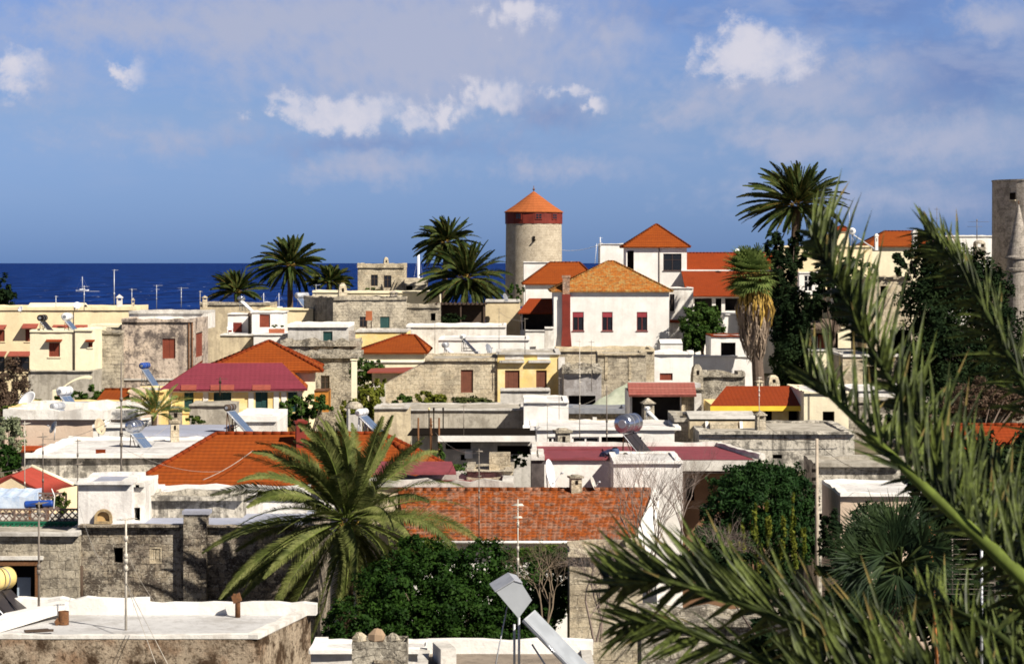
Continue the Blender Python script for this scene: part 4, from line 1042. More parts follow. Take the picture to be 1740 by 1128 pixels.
# ================================================================ middle rows
# maroon and orange roofed yellow house
def maroon_house():
    D = 150
    h = House('hip_roof_house', 'yellow house with maroon lower roof and orange hipped roof behind', 283, 511, 659, D, 15, yellow, DR=D + .6)
    for a, b in ((313, 329), (363, 393), (434, 455), (489, 508)): h.win(a, 664, b, 700, 'shutter', green_sh, awning=(awn, .25, .5) if b < 480 else None)
    for a, b in ((517, 520), (524, 527)): h.win(a, 664, b, 694, 'shutter', green_sh, f='r')
    h.walls()
    z = lambda y, d=D: W(0, y, d).z
    def ups(mb):
        for px in (283, 345, 422, 465, 478, 505):
            u = h.at('f', px, 0)[0]; h.fbox(mb, 'f', max(0, u - .0), u + .32, h.zb, h.zt - .05, -.06, -.002)
        h.fbox(mb, 'f', -.02, h.L + .02, h.zt - .28, h.zt - .06, -.12, -.062)
    h.part('pilasters', white, ups)
    # lower hipped roof in maroon on the front, orange on the right side
    e = .4; zl = h.zt - .06; zu = z(617, D + 3.2)
    fr = lambda u, zz, v: h.P('f', u, zz, v)
    ul, ur = h.at('f', 333, 0)[0], h.at('f', 474, 0)[0]
    A, B, Cq, Dq = fr(-e, zl, -e), fr(h.L + e, zl, -e), fr(ur * 1.02, zu, 3.2), fr(ul, zu, 3.2)
    mb = MB(); mb.slab([A, B, Cq, Dq], .12); rf = mb.build('maroon_roof', t_mar, h.root)
    G, H_ = fr(h.L + e, zl, 9), fr(ur * 1.02, zu, 8)
    mb = MB(); mb.slab([B + Vector((.0, .0, .0)), G, H_, Cq], .12); mb.slab([fr(-e, zl, 9), A, Dq, fr(ul, zu, 8)], .12); mb.build('side_roof', t_or, h.root)
    # the rear taller hipped roof
    cx = h.at('f', 452, 0)[0] * 1.0; apz = z(579, D + 8)
    za = z(630, D + 4.2); hw0, hw1 = 4.1, 3.15
    q = [fr(cx - hw0, za, 4.0), fr(cx + hw1 + .3, za, 4.0), fr(cx + hw1 + .3, za, 12), fr(cx - hw0, za, 12)]; E = fr(cx, apz, 8)
    mb = MB(); mb.slab([q[0], q[1], E], .12); mb.slab([q[1], q[2], E], .12); mb.slab([q[2], q[3], E], .12); mb.slab([q[3], q[0], E], .12)
    up = mb.build('hipped_roof', t_or, h.root)
    mb = MB()
    for k in range(4):
        a = q[k]; n = 14
        for j in range(n): mb.tube([a.lerp(E, j / n), a.lerp(E, (j + 1) / n)], [.11, .09], 6)
    mb.build('ridge_tiles', t_red, up)
    mb = MB(); h.zz = 0
    b0 = [fr(cx - hw0 + .5, h.zb, 4.5), fr(cx + hw1 - .2, h.zb, 4.5), fr(cx + hw1 - .2, h.zb, 11.5), fr(cx - hw0 + .5, h.zb, 11.5)]
    mb.hexa(b0, [Vector((p.x, p.y, za - .05)) for p in b0]); mb.build('upper_storey', cream2, h.root)
maroon_house()
antenna('dark stub antenna on the maroon roof edge', 374, 641, 668, 149, ((.9, .7, 5, 10),), mat=woodd, r=.05)

h = House('gate_post', 'tall cream gate post left of the light green lemon tree', 597, 606, 612, 148, .4, cream2, cat='post', yb=690); h.flat(cream2, cream2, .06, .1, over=.03)
h = House('orange_shed', 'small orange-brown panelled shed beside the yellow house', 534, 558, 664, 149, 2, simple('orange_panel', (.50, .20, .03), .8, s=3, dark=(.2, .08, .02), dk=.5), cat='shed', yb=700); h.flat(rust, rust, .05, .1)
def canopy():
    D = 165; mb = MB(); n = 10; pr = []
    for k in range(n + 1):
        f = k / n; px = 98 + 55 * f; py = 664 - 24 * math.sin(f * 1.9) ; pr.append((W(px, py, D), W(px + 4, py - 2, D + 2.5)))
    for a, b in zip(pr, pr[1:]):
        mb.hexa([a[0] - Vector((0, 0, .12)), b[0] - Vector((0, 0, .12)), b[1] - Vector((0, 0, .12)), a[1] - Vector((0, 0, .12))], [a[0], b[0], b[1], a[1]])
    t = thing('curved_canopy', 'curved cream canopy over a red door under the small cream house', 'canopy', W(104, 690, D)); mb.build('canopy', cream2, t)
    mb = MB(); mb.obox(W(104, 675, D + .6), (M_(7, D), 0, 0), (0, .1, 0), (0, 0, M_(14, D))); mb.build('door', shut, t)
    mb = MB(); mb.obox(W(94, 676, D + .3), (.12, 0, 0), (0, .4, 0), (0, 0, M_(14, D))); mb.build('side_wall', cream2, t)
canopy()
# left yellow and white roofs
h = House('yellow_house', 'low yellow wall with blue-grey roof at left under the gardens', 15, 262, 694, 138, 7, yellow); h.flat(deckb, yellow, .1)
h = House('orange_shed', 'tiny house with orange tile roof and pink end wall at left', 172, 220, 681, 146, 5, pinkb); h.roof(t_or, 662, kind='gable', over=.3, vr=.6); h.part('end_wall', pinkb, lambda mb: h.fbox(mb, 'f', h.L + .02, h.L + .7, h.zb, W(0, 662, 146).z, -.1, 3))
h = House('yellow_house', 'yellow wall block beside the tiny orange roof', 218, 280, 666, 148, 5, yellow); h.flat(deckw, yellow, .1)
h = House('white_house', 'wide white roofed house with pinkish wall at left', 8, 232, 712, 128, 8, pinkb); h.flat(deckw, white2, .5, .5, .08)
h.part('tile_strip', t_red, lambda mb: h.slabf(mb, 'f', .1, h.L * .33, W(0, 757, 128).z, W(0, 764, 128).z, -.6, .08))
h = House('white_house', 'small white roof block right of the pinkish wall', 158, 232, 726, 124, 6, white2, yb=790); h.win(178, 744, 184, 750, 'void'); h.flat(deckw, white, .12)
h = House('white_roof_house', 'flat white roofed house with a lichen-stained front parapet', 44, 345, 777, 110, 11, mold); h.flat(deckw, white, .16, .5, .06)
h.part('ledge', white2, lambda mb: h.fbox(mb, 'f', .3, h.L * .72, W(0, 818, 110).z, W(0, 812, 110).z, -1.4, -.003))
def loose(name, label, cat, px, py, D, w, d, hh, mat, rot=0, mat2=None):
    b = W(px, py, D); t = thing(name, label, cat, b); u = Vector((math.cos(rot), math.sin(rot), 0)); v = Vector((-u.y, u.x, 0))
    mb = MB(); mb.obox(b + Vector((0, 0, hh * .45)), u * w / 2, v * d / 2, Vector((0, 0, hh * .45))); mb.build('body', mat, t)
    mb = MB(); mb.obox(b + Vector((0, 0, hh * .95)), u * w * .54, v * d * .54, Vector((0, 0, hh * .05))); mb.build('lid', mat2 or mat, t)
loose('brick_pile', 'short stack of reddish bricks on the wide white roof', 'brick pile', 171, 771, 111.5, .42, .25, .2, t_red, .1)
h = House('grey_roof_house', 'house with sloping bluish-grey roof right of the feathery palm', 226, 372, 738, 121, 7, white2); h.roof(deckb, 724, kind='gable', over=.05, caps=False, vr=.7)
chimney('chimney', 'stubby pale stone chimney on the bluish-grey roof', 297, 712, 743, 17, 119, stone_b, 'slab')
chimney('chimney', 'dark square stone chimney beside the feathery palm', 298, 690, 722, 26, 130, stone_d, 'slab', stone_m)
h = House('garden_wall', 'rough grey garden wall in front of the yellow house', 322, 396, 689, 136, 3, conc, cat='wall'); h.flat(conc, conc, .1)
h = House('white_house', 'small white lean-to below the yellow house corner', 398, 470, 716, 124, 6, white2); h.flat(deckw, white, .3)
# big orange roof
h = House('orange_roof_house', 'house under the widest orange hipped roof with even tile rows', 232, 740, 822, 100, 9, white2)
h.roof(t_or, 737, 368, 650, over=.35, vr=.5, capm=t_red)
chimney('chimney', 'stout red chimney on the ridge of the widest orange roof', 511, 712, 748, 20, 103, redp, 'slab')
h = House('flat_annex', 'annex with a maroon roof strip and rough beige parapet by the widest orange roof', 628, 872, 826, 96.5, 3, beige, cat='house'); h.flat(maroon, concl, .25, .4, .12)
h.part('maroon_strip', maroon, lambda mb: mb.slab([h.P('f', .0, h.zt + .5, .6), h.P('f', h.L * .6, h.zt + .5, .6), h.P('f', h.L * .56, h.zt + .75, 2.8), h.P('f', 0, h.zt + .75, 2.8)], .1))
h = House('stone_stack', 'square stone chimney block beside the mottled roof', 793, 872, 800, 99, 2.2, stone_b, cat='wall', yb=850); h.flat(stone_b, stone_m, .1, .3, .1)
h.part('top_block', stone_b, lambda mb: h.fbox(mb, 'f', .9, 1.75, h.zt, W(0, 772, 99).z, .3, 1.4))
h = House('white_parapet', 'pale blue-white parapet wall under the widest orange roof', 246, 520, 840, 83.9, 2, white2, cat='wall'); h.flat(deckb, white, .15, .4, .06)
# left bottom gable with red roof
def gable_left():
    D = 92; z = lambda y: W(0, y, D).z; X = lambda px: W(px, 0, D).x
    t = thing('gable_house', 'beige gable end with a red-brown sheet roof at the left edge', 'house', (X(40), D, z(870)))
    mb = MB(); a = [(X(-90), D, z(870)), (X(82), D, z(870)), (X(82), D, z(838)), (X(19), D, z(809)), (X(-90), D, z(862))]
    mb.poly(a); mb.poly([(x, y + 3.4, zz) for x, y, zz in a[::-1]])
    mb.hexa([(X(82) - .25, D + .01, z(900)), (X(118), D + 3.3, z(900)), (X(118) - .2, D + 3.4, z(900)), (X(82) - .5, D + .1, z(900))], [(X(82) - .25, D + .01, z(838)), (X(118), D + 3.3, z(838)), (X(118) - .2, D + 3.4, z(838)), (X(82) - .5, D + .1, z(838))])
    mb.build('wall', plaster('gable_beige', (.78, .62, .40), (.45, .36, .24), .25, .2, .08), t)
    mb = MB(); p = W(19, 808, D); q = W(84, 839, D - .1); r_ = W(125, 825, D + 3.6); s_ = W(53, 793.5, D + 3.6)
    mb.slab([q, r_, s_, p], .1); mb.slab([p, s_, W(-50, 830, D + 3.6), W(-90, 862, D - .1)], .1); rf = mb.build('roof', tile('red_sheet', (.36, .06, .04), (.30, .05, .035), tw=.7, th=3, gap=.9), t)
    mb = MB(); mb.tube([s_ + Vector((0, 0, .04)), r_ + Vector((0, 0, .04))], .09, 6); mb.build('verge', cream2, rf)
gable_left()
# trellis terrace
def trellis(label, x0, x1, y0, y1, D, mat, pitch=.22):
    a, b = W(x0, y1, D), W(x1, y0, D); w, hh = b.x - a.x, b.z - a.z
    t = thing('lattice_fence', label, 'fence', a)
    mb = MB(); n = int((w + hh) / pitch)
    for k in range(n + 1):
        for sg, off in ((1, 0), (-1, .018)):
            c0 = k * pitch - hh if sg > 0 else k * pitch
            pts = []
            u0, z0, u1, z1 = (c0, 0, c0 + hh, hh) if sg > 0 else (c0, 0, c0 - hh, hh)
            f0, f1 = 0.0, 1.0
            du = u1 - u0
            ta, tb = sorted(((0 - u0) / du, (w - u0) / du)); f0, f1 = max(0, ta), min(1, tb)
            if f1 - f0 < .02: continue
            p = a + Vector((u0 + du * f0, off, hh * f0)); q = a + Vector((u0 + du * f1, off, hh * f1)); d = (q - p)
            mb.obox((p + q) / 2, d / 2, (0, .008, 0), Vector((-d.z, 0, d.x)).normalized() * .022)
    mb.build('lattice', mat, t)
    mb = MB(); mb.obox(a + Vector((w / 2, .01, hh)), (w / 2, 0, 0), (0, .03, 0), (0, 0, .03)); mb.obox(a + Vector((w / 2, .01, 0)), (w / 2, 0, 0), (0, .03, 0), (0, 0, .03))
    for k in range(4): mb.obox(a + Vector((w * k / 3, .02, hh / 2)), (.03, 0, 0), (0, .035, 0), (0, 0, hh / 2))
    mb.build('frame', mat, t); return t
latb = simple('brown_lattice', (.16, .11, .09), .8); latg = simple('green_lattice', (.01, .12, .06), .6)
trellis('brown diamond lattice screen on the left terrace edge', -30, 133, 865, 886, 82.2, latb)
trellis('green lattice and net screen below the brown lattice on the left terrace', -30, 132, 887, 907, 82.0, latg, .16)
def net():
    D = 82.4; a = W(-30, 908, D); b = W(132, 886, D); o = MB(); o.box(a.x, D, a.z, b.x, D + .01, b.z)
    ob = o.build('shade_net', simple('green_net', (.008, .07, .045), .9)); tag(ob, 'dark green shade net stretched behind the green lattice', 'net')
net()
trellis('brown lattice panel standing behind the blue water tank', 55, 112, 838, 862, 86, latb, .2)
def cover():
    D = 85; a, b = W(-20, 866, D), W(56, 844, D); mb = MB()
    n = 12
    for k in range(n):
        x0, x1 = a.x + (b.x - a.x) * k / n, a.x + (b.x - a.x) * (k + 1) / n
        z0, z1 = b.z + .02 * math.sin(k * 1.7), b.z + .02 * math.sin((k + 1) * 1.7)
        mb.hexa([(x0, D, a.z), (x1, D, a.z), (x1, D + 1.6, a.z), (x0, D + 1.6, a.z)], [(x0, D, z0), (x1, D, z1), (x1, D + 1.6, z1 + .15), (x0, D + 1.6, z0 + .15)])
    ob = mb.build('terrace_cover', plaster('blue_white_sheet', (.55, .62, .72), (.25, .36, .55), .6, .4, .1, 2)); tag(ob, 'pale blue and white sheeting over goods on the left terrace', 'sheet')
cover()
def blue_tank():
    D = 83.5; c = W(66, 857, D); t = thing('water_tank', 'bright blue horizontal water tank on the left terrace', 'water tank', c - Vector((0, 0, .5)))
    mb = MB(); mb.lathe(c - Vector((.48, 0, 0)), [(0, 0), (.1, 0), (.125, .04), (.125, .92), (.1, .96), (0, .96)], 20, (1, 0, .04)); mb.build('tank', blueg, t)
    mb = MB(); mb.lathe(c - Vector((.08, 0, 0)), [(.13, 0), (.13, .22)], 20, (1, 0, .04)); mb.build('belt', dark, t)
    mb = MB()
    for x in (-.3, .3): mb.obox(c + Vector((x, 0, -.3)), (.03, 0, 0), (0, .1, 0), (0, 0, .2))
    mb.build('cradle', rust, t)
    mb = MB(); mb.tube([c + Vector((.45, -.1, .55)), c + Vector((.55, -.1, .3)), c + Vector((.52, -.1, -.2)), c + Vector((.3, -.1, -.75)), c + Vector((.0, -.1, -.75))], .018, 6); mb.build('hose', wtank, t)
blue_tank()
# white block with oven niche
h = House('white_block', 'streaked whitewashed block with an oven-like niche', 133, 224, 822, 80.4, 3, white3, cat='house', yb=905)
h.flat(deckb, white3, .12, .3, .05)
def niche(mb):
    D = 80.33; c = W(176, 887, D); w, hh = M_(15, D), M_(24, D)
    for k in range(10):
        a0, a1 = math.pi * k / 10, math.pi * (k + 1) / 10
        p = lambda a, s_: Vector((c.x + math.cos(a) * w * s_, D - .1, c.z + hh * .35 + math.sin(a) * hh * .6 * s_))
        q = lambda a, s_: p(a, s_) + Vector((0, .12, 0))
        mb.hexa([p(a0, .72), p(a0, 1), p(a1, 1), p(a1, .72)], [q(a0, .72), q(a0, 1), q(a1, 1), q(a1, .72)])
    for sg in (-1, 1): mb.obox((c.x + sg * w * .86, D - .04, c.z + hh * .17), (w * .14, 0, 0), (0, .06, 0), (0, 0, hh * .18))
    mb.obox((c.x, D - .05, c.z), (w, 0, 0), (0, .08, 0), (0, 0, .04))
h.part('oven_arch', plaster('tan_arch', (.45, .33, .18), (.12, .09, .06), .6, .4, .5, 3), niche)
h.part('oven_mouth', simple('tan_inside', (.5, .33, .14), .9, dark=(.05, .03, .02), dk=.7), lambda mb: mb.obox(W(176, 878, 80.37), (M_(11, 80), 0, 0), (0, .02, 0), (0, 0, M_(8, 80))))
h = House('white_wall', 'narrow whitish wall with blue-grey side right of the oven block', 224.5, 246, 826, 80.9, 3, white2, cat='wall', yb=905); h.win(226, 862, 238, 884, 'void'); h.flat(white2, white2, .1)
# grey stained parapet and bluish ledge
h = House('stained_parapet', 'low stained grey parapet under the pale blue-white wall', 246, 412, 849, 82.5, 1.2, mold, cat='wall', yb=905); h.flat(conc, mold, .2, .4, .1)
# big stone wall building
h = House('stone_house', 'long dark rough stone house wall with a small dark window', 135, 540, 894, 80, 5.5, stone_d)
h.win(193, 930, 209, 956, 'void'); h.win(254, 928, 276, 957, 'door', stone_b, rev=.1, label='window hole filled with stone blocks'); h.flat(deckb, stone_d, .06, .4, .03)
h.part('pier', stone_d, lambda mb: h.fbox(mb, 'f', h.at('f', 314, 0)[0], h.at('f', 353, 0)[0], h.zb, W(0, 872, 80).z, -.35, .3))
h.part('pier_cap', deckb, lambda mb: h.fbox(mb, 'f', h.at('f', 312, 0)[0], h.at('f', 358, 0)[0], W(0, 872, 80).z, W(0, 866, 80).z, -.4, .35))
h.part('drainpipe', woodd, lambda mb: mb.tube([h.P('f', .08, W(0, 960, 80).z, -.1), h.P('f', .08, W(0, 1036, 80).z, -.1)], .06, 6))
h = House('stone_house', 'left stone house with a brown-framed doorway below the lattice terrace', -60, 134, 909, 79.6, 6, stone_m)
h.win(0, 958, 60, 1036, 'void'); h.flat(conc, concl, .12, .4)
h.part('door_frame', rust, lambda mb: [h.fbox(mb, 'f', h.at('f', 0, 0)[0], h.at('f', 66, 0)[0], W(0, 960, 79.6).z, W(0, 950, 79.6).z, -.1, .3), h.fbox(mb, 'f', h.at('f', 60, 0)[0], h.at('f', 66, 0)[0], W(0, 1040, 79.6).z, W(0, 960, 79.6).z, -.06, .3)])
h.part('lintel', white2, lambda mb: h.fbox(mb, 'f', h.at('f', -4, 0)[0], h.at('f', 74, 0)[0], W(0, 950, 79.6).z, W(0, 944, 79.6).z, -.16, -.003))
h.part('inner_door', simple('pale_blue_door', (.35, .42, .5)), lambda mb: h.fbox(mb, 'f', h.at('f', 24, 0)[0], h.at('f', 47, 0)[0], W(0, 1036, 79.6).z, W(0, 984, 79.6).z, .5, .55))
# foreground white roof
def front_roof():
    D = 60; z = lambda y, d=D: W(0, y, d).z
    fl, fr_, bl, br_ = W(-260, 1085, 60.0), W(441, 1085, 60), W(-260, 1050, 64.6), W(528, 1040, 64.4)
    zt = fl.z; zb = gz(60) - 1
    t = thing('white_roof_house', 'nearest house with white walled roof and blotched brown front', 'house', (fl.x, D, zb))
    q = [Vector((p.x, p.y, zt)) for p in (fl, fr_, br_, bl)]
    mb = MB(); n = 4
    for k in range(4):
        a, b = q[k], q[(k + 1) % 4]; mb.poly([Vector((a.x, a.y, zb)), Vector((b.x, b.y, zb)), b, a])
    mb.build('wall', grimy, t)
    mb = MB(); mb.slab([p + Vector((0, 0, .004)) for p in q], .02); mb.build('roof', plaster('greyish_limed_roof', (.52, .51, .50), (.28, .26, .24), .55, .1, .35, .8), t)
    mb = MB(); mb.rail([q[1] + Vector((-.14, .12, 0)), q[2] + Vector((-.14, -.12, 0))], .3, .12, .025, False, rnd=random.Random(1))
    mb.rail([q[0] + Vector((0, .12, 0)), q[1] + Vector((-.29, .12, 0))], .26, .09, .025, False, rnd=random.Random(2)); mb.build('kerb', white2, t)
    mb = MB(); mb.rail([q[3] + Vector((0, -.18, 0)), W(300, 0, 64.35) * 0 + Vector((W(240, 0, 64.3).x, 64.3, zt))], .4, .40, .05, False, .3, random.Random(3))
    mb.rail([Vector((W(242, 0, 64.3).x, 64.3, zt)), Vector((q[2].x - .02, 64.2, zt))], .4, .30, .03, False, .3, random.Random(6)); mb.build('parapet', white, t)
    mb = MB(); mb.rail([W(-30, 1079, 60.6) * 1, W(100, 1040, 63.6)], .35, .3, .04, False, .4, random.Random(8)); mb.build('ridge_kerb', white, t)
    zz = zt
    t2 = thing('oil_drum', 'rusty open tin drum on the nearest white roof', 'drum', (W(108, 0, 62.3).x, 62.3, zt))
    mb = MB(); mb.lathe((W(108, 0, 62.3).x, 62.3, zt + .01), [(0, 0), (.135, 0), (.135, .13), (.14, .14), (.135, .15), (.135, .34), (.125, .34), (.12, .1), (0, .1)], 20); mb.build('drum_shell', rust, t2)
    mb = MB(); mb.obox((W(97, 0, 62.2).x, 62.2, zt + .08), (.04, 0, .05), (0, .02, 0), (-.03, 0, .07)); mb.build('flap', rust, t2)
    for k, (px, d, rot, lb) in enumerate(((62, 61.0, .5, 'longer weathered plank lying on the nearest white roof'), (74, 60.75, .25, 'shorter weathered plank lying on the nearest white roof'))):
        c = W(px, 0, d); mb = MB(); u = Vector((math.cos(rot), math.sin(rot), 0)); mb.obox((c.x, d, zt + .06 + .03 * k), u * (.3 - .06 * k), Vector((-u.y, u.x, 0)) * .06, (0, 0, .025)); ob = mb.build('plank', woodd); tag(ob, lb, 'plank')
    t3 = thing('vent_cowl', 'curved rusty vent cowl on the nearest roof edge', 'vent', (W(404, 0, 63.6).x, 63.6, zt))
    c = Vector((W(404, 0, 63.6).x, 63.6, zt)); mb = MB(); mb.tube([c, c + Vector((0, 0, .42)), c + Vector((-.05, 0, .54)), c + Vector((-.13, 0, .56))], .07, 10); mb.build('pipe', rust, t3)
    mb = MB(); mb.obox(c + Vector((-.03, .0, .5)), (.10, 0, .04), (0, .09, 0), (-.03, 0, .1)); mb.build('hood', rust, t3)
front_roof()
solar('dark solar heater with yellow tank at the bottom left edge', -8, 985, 64, .29, 1.1, 1.75, ytank, paneld, 40, -22, stand_y=1062, legs=rust)

# bottom middle: broken pier with stones, white kerb, flat grey roof and heater
def bottom():
    D = 56; h = House('stone_pier', 'broken block pier with loose stones on top at the bottom', 598, 691, 1090, D, .9, rubble, cat='wall'); h.walls()
    h.part('painted_notch', stone_d, lambda mb: h.fbox(mb, 'f', .5, .95, W(0, 1128, D).z, W(0, 1121, D).z, -.05, -.003))  # raised darker block, its tone stands for the shade of a notch
    for k, (px, py, w, hh, lb) in enumerate(((611, 1083, 12, 9, 'left pale stone lying on the broken block pier'), (641, 1080, 15, 13, 'largest brown stone lying on the broken block pier'), (668, 1083, 12, 8, 'right grey stone lying on the broken block pier'))):
        rnd = random.Random(k + 3); c = W(px, py, D + .35); mb = MB(); n = 7
        for a in range(3):
            pass
        rings = [(.55, -1), (1, -.5), (.95, .2), (.5, .9), (.05, 1.05)]
        idx = [[c + Vector((math.cos(6.28 * j / n) * M_(w, D) * r_ * (1 + rnd.uniform(-.25, .25)), math.sin(6.28 * j / n) * .15 * r_, M_(hh, D) * (z_ + rnd.uniform(-.12, .12)))) for j in range(n)] for r_, z_ in rings]
        for a in range(4):
            for j in range(n): mb.poly([idx[a][j], idx[a][(j + 1) % n], idx[a + 1][(j + 1) % n], idx[a + 1][j]])
        mb.poly(idx[0][::-1]); ob = mb.build('loose_stone', (stone_b, simple('brown_rock', (.36, .25, .16), .95, dark=(.12, .1, .08), dk=.6), stone_m)[k]); tag(ob, lb, 'stone')
    h = House('white_kerb_roof', 'low white-edged roof behind the broken pier', 528, 742, 1108, 59, 1.6, white2, cat='house'); h.flat(deckw, white, .1, .3, .05)
    D = 50
    h = House('flat_roof_house', 'flat grey-brown roof with white rear parapet under the tilted heater', 705, 1012, 1150, D, 3.1, conc)
    h.flat(plaster('brown_roof', (.26, .215, .17), (.12, .10, .08), .5, .1, .4), concl, .1, .2)
    h.part('rear_parapet', white, lambda mb: mb.rail([h.P('f', .3, h.zt, h.dep - .1), h.P('f', h.L - .1, h.zt, h.dep - .1)], .3, .3, .03, False))
    h.part('skylight', concl, lambda mb: mb.obox(h.P('f', .55, h.zt + .2, 1.7), (.16, .05, 0), (-.1, .5, 0), (0.0, 0, .18)))
    D = 48; t = thing('solar_water_heater', 'grey box solar heater tilted on a stand at the bottom centre', 'solar heater', W(884, 1150, D))
    k = M_(1, D); c = W(873, 1018, D)
    # gabled box tank: a prism with five sided end seen from the front
    pf = [(-29, 14), (-14, -14 + 1), (4, -31), (31, 3), (14, 28)]
    fr_ = [W(843 , 1005, D), W(881, 1050, D), W(904, 1019, D - .0), W(886, 990, D), W(874, 986, D)]
    bk = [p + Vector((-.12, .75, .05)) for p in fr_]
    mb = MB(); mb.poly(fr_); mb.poly(bk[::-1])
    for j in range(5): mb.poly([fr_[j], bk[j], bk[(j + 1) % 5], fr_[(j + 1) % 5]])
    tk = mb.build('tank_box', simple('matt_grey_sheet', (.44, .46, .48), .45, .2, .12), t)
    mb = MB(); mb.slab([fr_[0] + Vector((-.02, -.03, .012)), fr_[4] + Vector((0, -.03, .02)), bk[4] + Vector((0, 0, .02)), bk[0] + Vector((-.02, 0, .012))], .015); mb.slab([fr_[4] + Vector((0, -.02, .012)), fr_[3] + Vector((.02, -.02, .012)), bk[3] + Vector((.02, 0, .012)), bk[4] + Vector((0, 0, .012))], .015); mb.build('lid', galv, tk)
    a, b = W(890, 1052, D), W(985, 1150, D - .2); d = (b - a).normalized(); s_ = Vector((.25, 1, .1)).normalized(); s_ = (s_ - d * s_.dot(d)).normalized(); nn = d.cross(s_); nn = nn if nn.z > 0 else -nn
    mb = MB(); mb.obox((a + b) / 2 + s_ * .35, (b - a) / 2, s_ * .42, nn * .035); cl = mb.build('collector', galv, t)
    mb = MB(); mb.obox((a + b) / 2 + s_ * .35 + nn * .04, (b - a) * .48, s_ * .38, nn * .004); mb.build('glazing', greyg, cl)
    mb = MB(); mb.tube([a - s_ * .09 + nn * .02, b - s_ * .09 + nn * .02], .012, 6); mb.build('pipe', chrome, cl)
    mb = MB(); p = W(882, 1048, D + .3); mb.tube([p, W(882, 1160, D + .3)], .028, 6); mb.tube([W(874, 1060, D + .6), W(874, 1160, D + .6)], .028, 6)
    mb.tube([W(862, 1030, D + .4), W(850, 1088, D + .3), W(838, 1150, D + .2)], .014, 5); mb.tube([W(904, 1094, D + .5), W(940, 1150, D + .3)], .02, 5); mb.build('stand', galv, t)
bottom()
# mottled tile roof house and white block behind
def mottled():
    D = 90; z = lambda y, d: W(0, y, d).z
    t = thing('tiled_house', 'white house under a mottled weathered tile roof in the centre', 'house', W(900, 960, D))
    a, b, c, d = W(692, 918, D - .2), W(1076, 918, D - .2), W(1106, 832, D + 4), W(676, 832, D + 4)
    e, f = W(1106, 925, D + 8), W(676, 925, D + 8); e.z = f.z = a.z
    mb = MB(); nx, ny = 60, 16
    mb.slab([a, b, c, d], .12); mb.slab([e, f, d, c], .12); rf = mb.build('roof', t_mot, t)
    # real barrel courses laid on the front slope
    mb = MB(); u = (b - a); v0 = d - a; rows, cols = 18, 46; nrm = u.cross(v0).normalized(); nrm = nrm if nrm.z > 0 else -nrm
    rnd = random.Random(12)
    for r_ in range(rows):
        for k in range(cols):
            f0, f1 = r_ / rows, (r_ + 1.12) / rows
            L0, R0 = a.lerp(d, f0), b.lerp(c, f0); L1, R1 = a.lerp(d, min(1, f1)), b.lerp(c, min(1, f1))
            p0, p1 = L0.lerp(R0, (k + .5) / cols), L1.lerp(R1, (k + .5) / cols); w0 = (R0 - L0).length / cols * .46
            sx = (R0 - L0).normalized(); j = rnd.uniform(-.012, .012)
            ps = []
            for (pp, hgt) in ((p0, .012), (p1, .006)):
                ps.append([pp + sx * (w0 * m_ + j) + nrm * (hgt * q + .004) for m_, q in ((-1, 0), (-.6, .75), (0, 1), (.6, .75), (1, 0))])
            off = len(mb.v); mb.P(ps[0]); mb.P(ps[1])
            for q in range(4):
                mb.f.append((off + q, off + q + 1, off + q + 6, off + q + 5)); mb.sm.add(len(mb.f) - 1)
                xx = k * .23 + q * .05; mb.uv[len(mb.f) - 1] = [(xx, r_ * .36 + .1), (xx + .05, r_ * .36 + .1), (xx + .05, r_ * .36 + .34), (xx, r_ * .36 + .34)]
            mb.f.append((off, off + 1, off + 2, off + 3, off + 4))
    mb.build('barrel_tiles', t_mot, rf)
    mb = MB(); n = 30
    for k in range(n): mb.tube([d.lerp(c, k / n), d.lerp(c, (k + 1) / n)], [.12, .10], 6)
    mb.build('ridge_tiles', t_mot, rf)
    mb = MB(); wl, wr = W(700, 0, D + .3).x, W(1078, 0, D + .3).x; zb = gz(D) - 1
    mb.box(wl, D + .3, zb, wr, D + 7.5, a.z - .1); mb.build('wall', white, t)
    mb = MB(); g0, g1, g2, g3 = W(1079, 922, D - .3), W(1112, 834, D + 4), W(1122, 834, D + 4), W(1112, 940, D + .2)
    for p in (g0, g3): pass
    mb.hexa([Vector((p.x, p.y, zb)) for p in (g0, g3, g2, g1)], [g0 + Vector((0, 0, .1)), Vector((g3.x, g3.y, g0.z + .1)), g2 + Vector((0, 0, .1)), g1 + Vector((0, 0, .1))]); mb.build('gable_parapet', white, t)
    mb = MB(); mb.tube([a + Vector((0, -.05, -.06)), b + Vector((0, -.05, -.06))], .06, 6); mb.tube([W(832, 920, D), W(832, 955, D)], .045, 6); mb.build('gutter', white, t)
mottled()
h = House('white_house', 'white house block with cast shadow behind the mottled roof', 920, 1042, 781, 99, 5, white); h.flat(maroon, maroon, .1, .25)
h = House('shade_wall_end', 'narrow dark stained wall end left of the shadowed white block', 903, 925, 781, 97.5, 4, simple('black_shade_plaster', (.10, .085, .08), .95, s=3, var=.5), cat='wall'); h.flat(white2, white2, .12, .2)  # added wall, its black colour imitates the white block's shaded left face
h = House('white_house', 'tall whitewashed end wall right of the mottled roof, behind bare branches', 1042.5, 1160, 787, 96, 5, white); h.flat(deckw, white, .10, .22, .02)
h = House('maroon_terrace', 'long maroon roof terrace with white rim above the white block', 908, 1282, 781, 102, 7, concl, yb=800, cat='house')
h.walls(); h.part('deck', maroon, lambda mb: mb.slab([h.P('f', .0, h.zt + .0, 0), h.P('f', h.L, h.zt + .0, 0), h.P('f', h.L - .8, h.zt + .05, h.dep), h.P('f', 0, h.zt + .05, h.dep)], .02))
